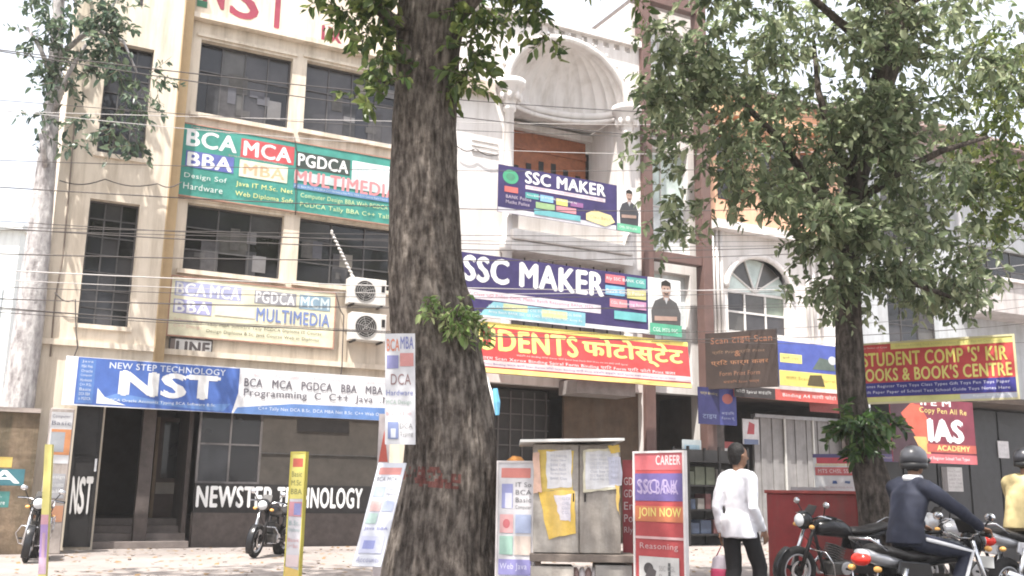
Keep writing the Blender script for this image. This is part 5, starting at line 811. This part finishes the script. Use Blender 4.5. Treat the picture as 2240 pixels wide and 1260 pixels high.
# faded red paint ring on the trunk
mbp = MB(); vsrc = tr1.data.vertices; zc_ = at(945, 1050, MY-.5).z
rb = [v.index for v in vsrc]; seg = 180; rows = len(vsrc)//seg
selr = [i for i in range(rows) if abs((vsrc[i*seg].co.z+GZ)-zc_) < .13]
for i in selr[:-1]:
    for k in range(seg):
        k2 = (k+1) % seg; q = [vsrc[i*seg+k].co, vsrc[i*seg+k2].co, vsrc[(i+1)*seg+k2].co, vsrc[(i+1)*seg+k].co]; cen = sum(q, Vector())/4; w_ = cen+T1.location
        if w_.y < MY and -1.32 < w_.x+.0 < -.5 and noise.noise(Vector((w_.x*6, w_.z*9, 1)))+.9*noise.noise(Vector((w_.x*26, w_.z*22, 5))) > .05:
            ax = Vector((pth[4][0].x, MY, w_.z)); mbp.add([c+T1.location+((c+T1.location)-ax).normalized()*.003 for c in q], [(0,1,2,3)])
if mbp.v: mbp.build('paint_ring', mat('faded_red_paint', (.13,.05,.042), .95, .5, 14, .3, 40), T1, kind='stuff')
tt = pth[-1][0]
for d, L, r in (((-1.6,-.3,1.2), 3.2, .26), ((1.7,.3,1.3), 3.4, .26), ((.2,1.4,1.6), 3, .22), ((-.3,-1.3,1.5), 2.8, .2)):
    d = Vector(d).normalized(); p = tt-ZV*.3; limb(T1, [p, p+d*L*.3+ZV*.1, p+d*L*.65+ZV*.35, p+d*L+ZV*.9], [r, r*.8, r*.55, r*.3], BARK)
limb(T1, [at(905, 60, MY-.2), at(850, 40, MY-.5), at(790, -20, MY-.7), at(720, -150, MY-.9)], [.1,.07,.06,.05], BARK)
limb(T1, [at(1000, 40, MY-.2), at(1090, -60, MY), at(1170, -160, MY)], [.1,.07,.06], BARK)
cl = [px_clump(815,20,MY-.5,42,40,20), px_clump(770,25,MY-.6,28,22,7), px_clump(832,110,MY-.5,26,50,16), px_clump(845,190,MY-.6,16,24,5), px_clump(780,-60,MY-.6,90,34,30), px_clump(715,-10,MY-.6,22,10,4), px_clump(795,215,MY-.55,26,26,5), px_clump(1030,100,MY-.3,26,60,20), px_clump(1045,20,MY-.3,35,30,14), px_clump(1018,168,MY-.4,22,22,9),
      px_clump(1175,20,MY,18,20,8), px_clump(1205,90,MY,8,20,4), px_clump(1150,-60,MY,90,60,40), px_clump(1345,-30,MY+.5,50,20,8), px_clump(960,-130,MY,260,60,90)]
for k in range(16): a = k*2.4; cl.append(((x0+2.6*math.cos(a)*random.uniform(.4,1), MY+2.3*math.sin(a)*random.uniform(.4,1), 8.6+random.uniform(0,2.6)), (1.0,1.0,.6), 55))
for k in range(100):      # unseen wide crown added above the frame to shade the forecourt
    a = k*2.4; q = math.sqrt((k+.5)/100); cl.append(((x0+1+7.8*q*math.cos(a), MY-2.2+4.6*q*math.sin(a), 9.2+random.uniform(0,2.2)), (1.1,1.1,.45), 46))
crown(T1, cl, LEAF_A, 11, .135, 11, tl=.8)
# bush sprouting from the trunk
sp = thing('trunk_sprout', 'pale green leafy sprout growing out of the big trunk', 'plant', at(985, 715, MY-.45))
cl = [px_clump(1000,690,MY-.62,44,36,34,.14), px_clump(945,668,MY-.62,26,18,8,.1), px_clump(1030,712,MY-.5,22,20,10,.1)]
crown(sp, cl, leafmat('sprout_leaf', (.09,.17,.04), (.22,.31,.1), (.5,.52,.28)), 21, .085, 8, .5, 'foliage', .4)
limb(sp, [at(965,735,MY-.40), at(985,715,MY-.52), at(1000,690,MY-.6)], [.03,.02,.012], BARK)
# tree behind the motorcycles
RY = 14.0; b0 = at(1930, 1150, RY); T2 = thing('leafy_tree', 'leafy street tree rising between blue shop board and students board', 'tree', Vector((b0.x+.03, RY, GZ)))
pth = [(Vector((b0.x+.05, RY, GZ-.1)), .36)]+[tp(x, y, RY, r) for x, y, r in ((1922,1120,44),(1905,1040,38),(1882,960,33),(1866,880,31),(1860,800,31),(1856,700,29),(1852,560,28),(1872,400,27),(1915,230,27),(1955,90,30),(1968,-40,27),(1980,-200,22))]
trunk('trunk', T2, pth, BARK2, 48, .06, 5, 9, 8)
for p in ([(1852,560),(1790,420),(1700,300),(1600,200),(1500,120)], [(1862,450),(1960,380),(2060,330),(2160,300)], [(1940,140),(1850,60),(1760,-20),(1650,-90)], [(1858,620),(1930,600),(2000,620),(2080,650)], [(1965,20),(2060,-40),(2180,-80)], [(1872,400),(1820,300),(1790,200),(1780,90)]):
    n = len(p); limb(T2, [at(x, y, RY+[.0,-.3,-.5,-.2,.3][i]) for i, (x, y) in enumerate(p)], [.085*(1-i/(n+.5)) for i in range(n)], BARK2)
rc_ = random.Random(4); cl = []
def fill(x0, y0, x1, y1, n, spr, rx=55, ry=38, Y0=12.6, Y1=15.4):
    for k in range(n): cl.append(px_clump(rc_.uniform(x0,x1), rc_.uniform(y0,y1), rc_.uniform(Y0,Y1), rx*rc_.uniform(.7,1.3), ry*rc_.uniform(.7,1.3), spr))
fill(1435,50,1505,260,6,15,36,40); fill(1440,300,1520,420,3,7,30,35); fill(1470,420,1520,510,2,5,25,30); fill(1520,150,1700,260,5,13); fill(1580,0,1760,60,4,12); fill(1560,280,1760,460,9,11); fill(1700,20,1900,320,13,14)
fill(1760,310,2010,560,15,16); fill(1870,580,2110,665,9,17,50,28); fill(1740,510,1840,640,4,7,35,30); fill(1990,0,2230,190,8,12); fill(2030,220,2110,320,2,8); fill(1960,440,2060,560,4,10); fill(1800,300,1930,640,8,12,50,36,12.4,13.6); fill(1860,120,1960,330,5,14,45,36,12.6,13.6); fill(1900,60,2000,220,5,13); fill(1440,90,1700,240,5,11); fill(1560,300,1760,440,4,9)
fill(1430,20,2230,560,24,7,75,55); fill(1420,40,1720,300,10,8,60,50)
fill(1900,20,2020,340,7,13,45,36,12.6,13.5); fill(2050,330,2150,470,4,10)
fill(1500,-90,2200,-40,9,22,90,45)
crown(T2, cl, LEAF_B, 31, .14, 10, tl=.8)
for k in range(1): pass
# brighter tree further right
T3 = thing('bright_tree', 'yellow green leafy tree beside the blue edged post', 'tree', Vector((at(2330, 1200, 15.5).x, 15.5, GZ)))
pth = [(Vector((at(2330,1200,15.5).x, 15.5, GZ-.1)), .26)]+[tp(x, y, 15.5, r) for x, y, r in ((2330,1000,26),(2325,700,24),(2300,450,22),(2280,250,20),(2300,50,18))]
trunk('trunk', T3, pth, BARK2, 36, .06, 5, 15, 8)
cl = []; fill(2110,210,2240,470,10,14,45,36,14.6,16.2); fill(2140,60,2240,200,4,11,45,36,14.6,16.2); fill(2250,100,2420,500,8,14,60,50,14.6,16.2); fill(2160,430,2230,520,3,9,35,28,14.6,16.2)
crown(T3, cl, LEAF_D, 41, .135, 11)
for p in ([(2300,450),(2240,400),(2180,350)], [(2285,280),(2220,180),(2170,120)]): limb(T3, [at(x,y,15.4) for x,y in p], [.09,.05,.03], BARK2)
# low bush at the foot of the leafy tree
T4 = thing('low_bush', 'dark green bushy plant growing at the leafy tree trunk', 'bush', Vector((at(1890, 1000, 13.4).x, 13.5, 1.6)))
cl = [px_clump(1880,930,13.4,45,34,38), px_clump(1925,920,13.5,26,24,16), px_clump(1850,925,13.5,22,22,12), px_clump(1895,975,13.5,30,18,16)]
crown(T4, cl, LEAF_E, 51, .13, 10, .5, 'foliage', .5); limb(T4, [at(1895,1010,13.75), at(1890,985,13.5), at(1885,940,13.4)], [.04,.03,.02], BARK2)
# pale tree at the lane
u5 = fpt(70, 600, .6); LYp = FW(*u5, .6); Y5 = LYp.y; T5 = thing('pale_tree', 'pale barked leaning tree at the corner of the cream building', 'tree', Vector((at(0,1000,Y5).x, Y5, GZ)))
pth = [(Vector((at(-5,1190,Y5).x, Y5, GZ-.1)), .5)]+[tp(x, y, Y5, r) for x, y, r in ((12,1050,38),(36,900,34),(58,750,31),(79,580,27),(97,400,22),(112,260,17),(122,130,15),(130,-20,12))]
trunk('trunk', T5, pth, BARKP, 44, .05, 4, 22, 8)
for p in ([(112,260),(150,160),(200,80),(260,-10)], [(118,180),(90,110),(60,60)], [(122,130),(200,60),(270,90),(300,160)], [(100,380),(95,320),(85,280)]): limb(T5, [at(x,y,Y5-.5*(i>0)) for i,(x,y) in enumerate(p)], [.07,.045,.03,.02][:len(p)], BARKP)
cl = [px_clump(115,60,Y5-.4,32,44,20), px_clump(110,140,Y5-.4,34,34,20), px_clump(75,90,Y5-.4,22,30,7), px_clump(130,180,Y5-.5,20,22,9), px_clump(190,50,Y5-.6,44,34,26), px_clump(245,40,Y5-.6,30,40,24), px_clump(200,110,Y5-.6,34,22,12), px_clump(180,160,Y5-.6,15,24,6), px_clump(250,110,Y5-.6,26,16,8),
      px_clump(90,265,Y5-.4,16,26,7), px_clump(165,258,Y5-.5,22,12,6), px_clump(170,310,Y5-.5,14,12,4), px_clump(285,160,Y5-.8,34,30,13), px_clump(290,220,Y5-.8,34,30,11), px_clump(255,280,Y5-.8,26,24,8), px_clump(298,310,Y5-.8,20,26,7), px_clump(335,165,Y5-.8,16,18,4), px_clump(150,-40,Y5-.4,150,40,60)]
crown(T5, cl, LEAF_C, 61, .15, 9)
# ------------------------------------------------------------------ overhead wires
def wire(pa, pb, sag, r, label, m):
    n = 40; mb = MB(); mb.tube([pa.lerp(pb, i/n)-ZV*(sag*4*(i/n)*(1-i/n)) for i in range(n+1)], r, 5); tag(mb.build('overhead_wire', m, None, True), label, 'wire', 'overhead wires along the facades')
WM = mat('wire_grey', (.07,.062,.06), .7); WL = mat('wire_pale', (.45,.43,.42), .5)
for k, (y0, y1, dd) in enumerate([(60,150,4.2),(150,215,3.6),(300,322,3.4),(395,418,2.2),(470,480,3.8),(548,556,2.9),(568,580,3.5),(640,652,3.2),(660,690,2.3),(20,105,3.9),(205,248,3.2),(238,265,3.0),(345,372,2.6),(425,440,3.0),(452,468,2.8),(505,512,2.4),(522,535,3.3),(585,588,2.7),(600,615,3.1),(612,640,2.5)]):
    a = FW(*fpt(0, y0, dd), dd); b = FW(*fpt(860, y1, dd), dd); dv_ = b-a; wire(a-dv_*.9+ZV*rc_.uniform(-.3,.3), a+dv_*4.2+ZV*rc_.uniform(-.8,.8), rc_.uniform(.2,1.3), .007 if k % 3 else .011, ('pale' if k % 5 == 1 else 'dark')+(' thin' if k % 3 else ' thicker')+' overhead wire strung across the shop fronts', WL if k % 5 == 1 else WM)

def drape(pxs, d, r, label):
    pts = [FW(*fpt(x, y, d), d) for x, y in pxs]; out = []
    for i in range(len(pts)-1):
        for k in range(6): out.append(pts[i].lerp(pts[i+1], k/6)-ZV*(.10*math.sin(math.pi*k/6)))
    tag(MB().tube(out+[pts[-1]], r, 5).build('loose_cable', WM, None, True), label, 'cable', 'loose cables on the facades')
drape([(130,395),(230,392),(345,402),(398,398)], .62, .012, 'dark cable draped across the tower between its two tall windows')
drape([(120,640),(165,655),(170,760),(150,790)], .6, .012, 'short cable drooping beside the lower tower window down to the blue banner')
drape([(735,640),(752,690),(748,800),(742,835)], .12, .014, 'cable hanging down the cream wall beside the air conditioners')
drape([(645,300),(650,330),(646,470)], .14, .01, 'thin cable running down between the paired upper windows')
drape([(1000,320),(1040,325),(1090,338)], .1, .014, 'dark cable crossing the bare white wall left of the balcony')
# ------------------------------------------------------------------ thin haze volume added to lift the blacks
me = MB().box(-615, 615, -615, 615, -1.1, 21); hm = bpy.data.materials.new('haze_veil'); hm.use_nodes = True; hn = hm.node_tree; hn.nodes.remove(hn.nodes['Principled BSDF']); pv = hn.nodes.new('ShaderNodeVolumePrincipled'); pv.inputs['Color'].default_value = (.95,.95,.95,1); pv.inputs['Density'].default_value = .0009; hn.links.new(pv.outputs[0], hn.nodes['Material Output'].inputs['Volume'])
me.build('haze', hm, kind='stuff')
